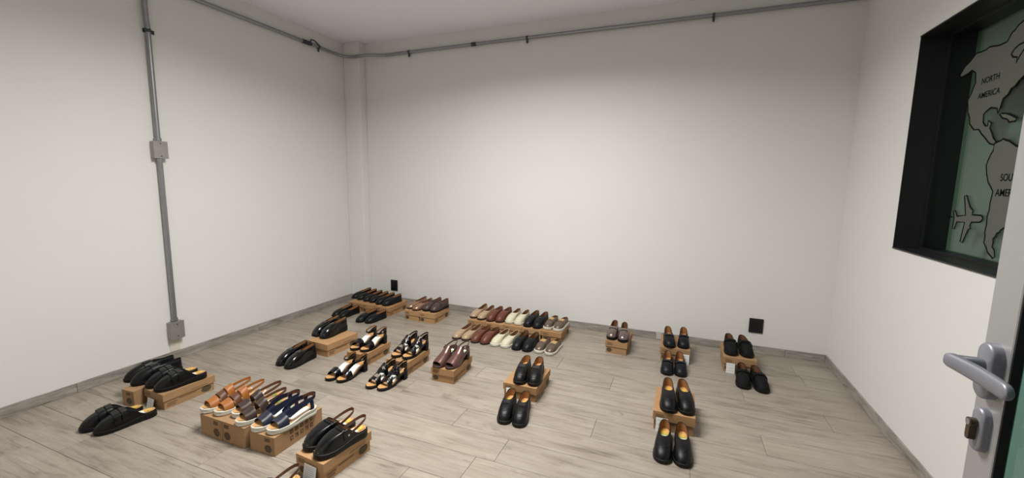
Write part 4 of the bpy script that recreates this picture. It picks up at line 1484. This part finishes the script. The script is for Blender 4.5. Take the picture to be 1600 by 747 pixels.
# by the left wall
pair('wall_strap_shoe', 'strap_shoe', 'shoe', 'A', [(-2.994, 1.340), (-2.906, 1.332)], [-12, -12], 'closed black strap shoe', 'on boxes nearest left wall', 'black closed strap shoes by the left wall')
pair('strap_mule', 'mule', 'shoe', 'B', [(-2.800, 1.350), (-2.702, 1.342)], [-13, -13], 'black two-strap mule', 'on the box beside left wall', 'black strap mules')
pair('strap_mule', 'mule', 'shoe', None, [(-2.785, 1.045), (-2.682, 1.058)], [-13, -12], 'black two-strap mule', 'on the floor near left wall', 'black strap mules')
# sandals at the front
pair('tan_sandal', 'sandal', 'sandal', 'C', [(-2.210, 1.290), (-2.122, 1.302)], [-10, -10], 'tan three-strap sandal', 'on the left box', 'sandals with white soles')
pair('brown_sandal', 'sandal', 'sandal', 'D', [(-2.026, 1.325), (-1.936, 1.282)], [-12, -12], 'dark brown two-strap sandal', 'on the middle box', 'sandals with white soles')
pair('navy_sandal', 'sandal', 'sandal', 'E', [(-1.838, 1.290), (-1.750, 1.305)], [-7, -8], 'navy crossed-strap sandal', 'on the symbol printed box', 'sandals with white soles')
pair('clog', 'clog', 'clog', 'F', [(-1.490, 1.275), (-1.398, 1.250)], [-14, -15], 'black leather clog with heel strap', 'on the front box', 'black clogs')
place_shoe('floor_clog', 'clog', 'clog', 1, (-1.492, 0.960), -11, 0.0003, 'black clog with heel strap on the floor, cut off by bottom edge', 'black clogs')
# middle row
pair('patent_loafer', 'loafer', 'shoe', 'G', [(-2.572, 2.335), (-2.480, 2.328)], [-5, -3], 'glossy black loafer', 'on the box left in the middle row', 'glossy black loafers')
pair('patent_loafer', 'loafer', 'shoe', None, [(-2.560, 2.006), (-2.458, 1.992)], [-3, -1], 'glossy black loafer', 'on floor left of middle row', 'glossy black loafers')
pair('ankle_sandal', 'sandal', 'sandal', 'H', [(-2.122, 2.255), (-2.037, 2.262)], [-6, -6], 'black ankle strap sandal', 'on a box in the middle row', 'black ankle strap sandals')
pair('ankle_sandal', 'sandal', 'sandal', None, [(-2.072, 1.970), (-1.985, 1.980)], [-7, -7], 'black ankle strap sandal', 'on the floor in the middle row', 'black ankle strap sandals')
pair('cross_sandal', 'sandal', 'sandal', 'I', [(-1.770, 2.268), (-1.685, 2.276)], [-8, -8], 'black cross strap sandal', 'on a box in the middle row', 'black cross strap sandals')
pair('cross_sandal', 'sandal', 'sandal', None, [(-1.758, 1.990), (-1.672, 1.996)], [-9, -9], 'black cross strap sandal', 'on the floor in the middle row', 'black cross strap sandals')
pair('peep_slingback', 'slingback_shoe', 'shoe', 'J', [(-1.418, 2.240), (-1.332, 2.258)], [-7, -6], 'metallic wine peep-toe slingback', 'on its own box', 'wine slingbacks')
# far left corner
pair('corner_loafer', 'loafer', 'shoe', 'K1', [(-3.100, 3.335), (-3.012, 3.320)], [-12, -12], 'black low loafer', 'deepest in the far left corner', 'black loafers in the far corner')
pair('corner_loafer', 'loafer', 'shoe', 'K2', [(-2.918, 3.300), (-2.829, 3.288)], [-11, -10], 'black low loafer', 'in the middle on the corner boxes', 'black loafers in the far corner')
pair('corner_navy', 'moccasin', 'shoe', 'K3', [(-2.733, 3.268), (-2.638, 3.252)], [-9, -9], 'blackish navy moccasin', 'on the corner box below left socket', 'navy moccasins in the far corner')
pair('corner_loafer', 'loafer', 'shoe', None, [(-3.038, 3.000), (-2.946, 2.992)], [-6, -7], 'black low loafer', 'on the floor in the far left corner', 'black loafers in the far corner')
pair('corner_navy', 'moccasin', 'shoe', None, [(-2.712, 2.962), (-2.612, 2.972)], [-9, -9], 'blackish navy moccasin', 'on the floor before the corner boxes', 'navy moccasins in the far corner')
pair('gold_loafer', 'loafer', 'shoe', 'M', [(-2.355, 3.255), (-2.270, 3.226)], [-15, -15], 'shiny gold bronze loafer', 'right of the left socket', 'gold bronze loafers')
pair('brown_loafer', 'loafer', 'shoe', 'N', [(-2.172, 3.255), (-2.086, 3.248)], [-10, -9], 'dark brown cross strap loafer', 'on the box by gold loafers', 'dark brown loafers')
# row of five
five = [('beige_loafer', 'loafer', 'beige loafer', 'beige loafers'), ('rust_loafer', 'loafer', 'rust brown loafer', 'rust brown loafers'),
        ('cream_slip', 'slip_on_shoe', 'cream white-soled slip-on', 'cream slip-ons'), ('navy_loafer', 'loafer', 'navy black loafer', 'navy black loafers'),
        ('sneaker', 'sneaker', 'bronze white-soled sneaker', 'bronze slip-on sneakers')]
tx = [[(-1.680, 3.272), (-1.594, 3.252)], [(-1.502, 3.248), (-1.415, 3.255)], [(-1.324, 3.272), (-1.237, 3.264)], [(-1.147, 3.250), (-1.060, 3.242)], [(-0.970, 3.260), (-0.882, 3.255)]]
ta = [(-10, -9), (-8, -7), (-6, -5), (-7, -6), (-7, -7)]
fx = [[(-1.684, 2.955), (-1.596, 2.958)], [(-1.504, 2.945), (-1.416, 2.945)], [(-1.321, 2.948), (-1.233, 2.950)], [(-1.132, 2.942), (-1.043, 2.945)], [(-0.950, 2.962), (-0.860, 2.955)]]
fa = [(-12, -12), (-12, -11), (-10, -9), (-5, -5), (-7, -8)]
for i, (mo, nm, ds, gr) in enumerate(five):
    pair(mo, nm, 'shoe', 'O%d' % i, tx[i], ta[i], ds, 'on the five boxes', gr)
    pair(mo, nm, 'shoe', None, fx[i], fa[i], ds, 'on floor before five boxes', gr)
# right-hand groups
pair('pewter_loafer', 'loafer', 'shoe', 'P', [(-0.428, 3.205), (-0.333, 3.186)], [0, 4], 'metallic pewter loafer with strap', 'on the lone box', 'pewter loafers')
pair('bit_loafer', 'loafer', 'shoe', 'Q', [(0.004, 3.212), (0.100, 3.236)], [6, 1], 'dark navy strap loafer', 'on the box at the far wall', 'dark navy strap loafers')
pair('bit_loafer', 'loafer', 'shoe', None, [(-0.006, 2.956), (0.089, 2.966)], [0, 4], 'dark navy strap loafer', 'on the floor before its box', 'dark navy strap loafers')
pair('strap_shoe', 'strap_shoe', 'shoe', 'R', [(0.416, 3.222), (0.525, 3.228)], [1, 6], 'matt black strap shoe', 'on the box below right socket', 'matt black strap shoes')
pair('strap_shoe', 'strap_shoe', 'shoe', None, [(0.465, 2.944), (0.582, 2.930)], [-2, 8], 'matt black strap shoe', 'on the floor below right socket', 'matt black strap shoes')
pair('clog_loafer', 'loafer', 'shoe', 'S', [(-0.836, 2.248), (-0.748, 2.262)], [6, 8], 'shiny-tabbed black clog loafer', 'on the box in the centre', 'black clog loafers')
pair('clog_loafer', 'loafer', 'shoe', None, [(-0.815, 1.962), (-0.728, 1.965)], [9, 10], 'shiny-tabbed black clog loafer', 'on the floor in the centre', 'black clog loafers')
pair('black_loafer', 'loafer', 'shoe', 'T', [(0.021, 2.242), (0.112, 2.258)], [3, 8], 'plain black loafer', 'on the front right box', 'plain black loafers')
pair('black_loafer', 'loafer', 'shoe', None, [(0.003, 1.958), (0.094, 1.964)], [-1, 3], 'plain black loafer', 'on the front right floor', 'plain black loafers')
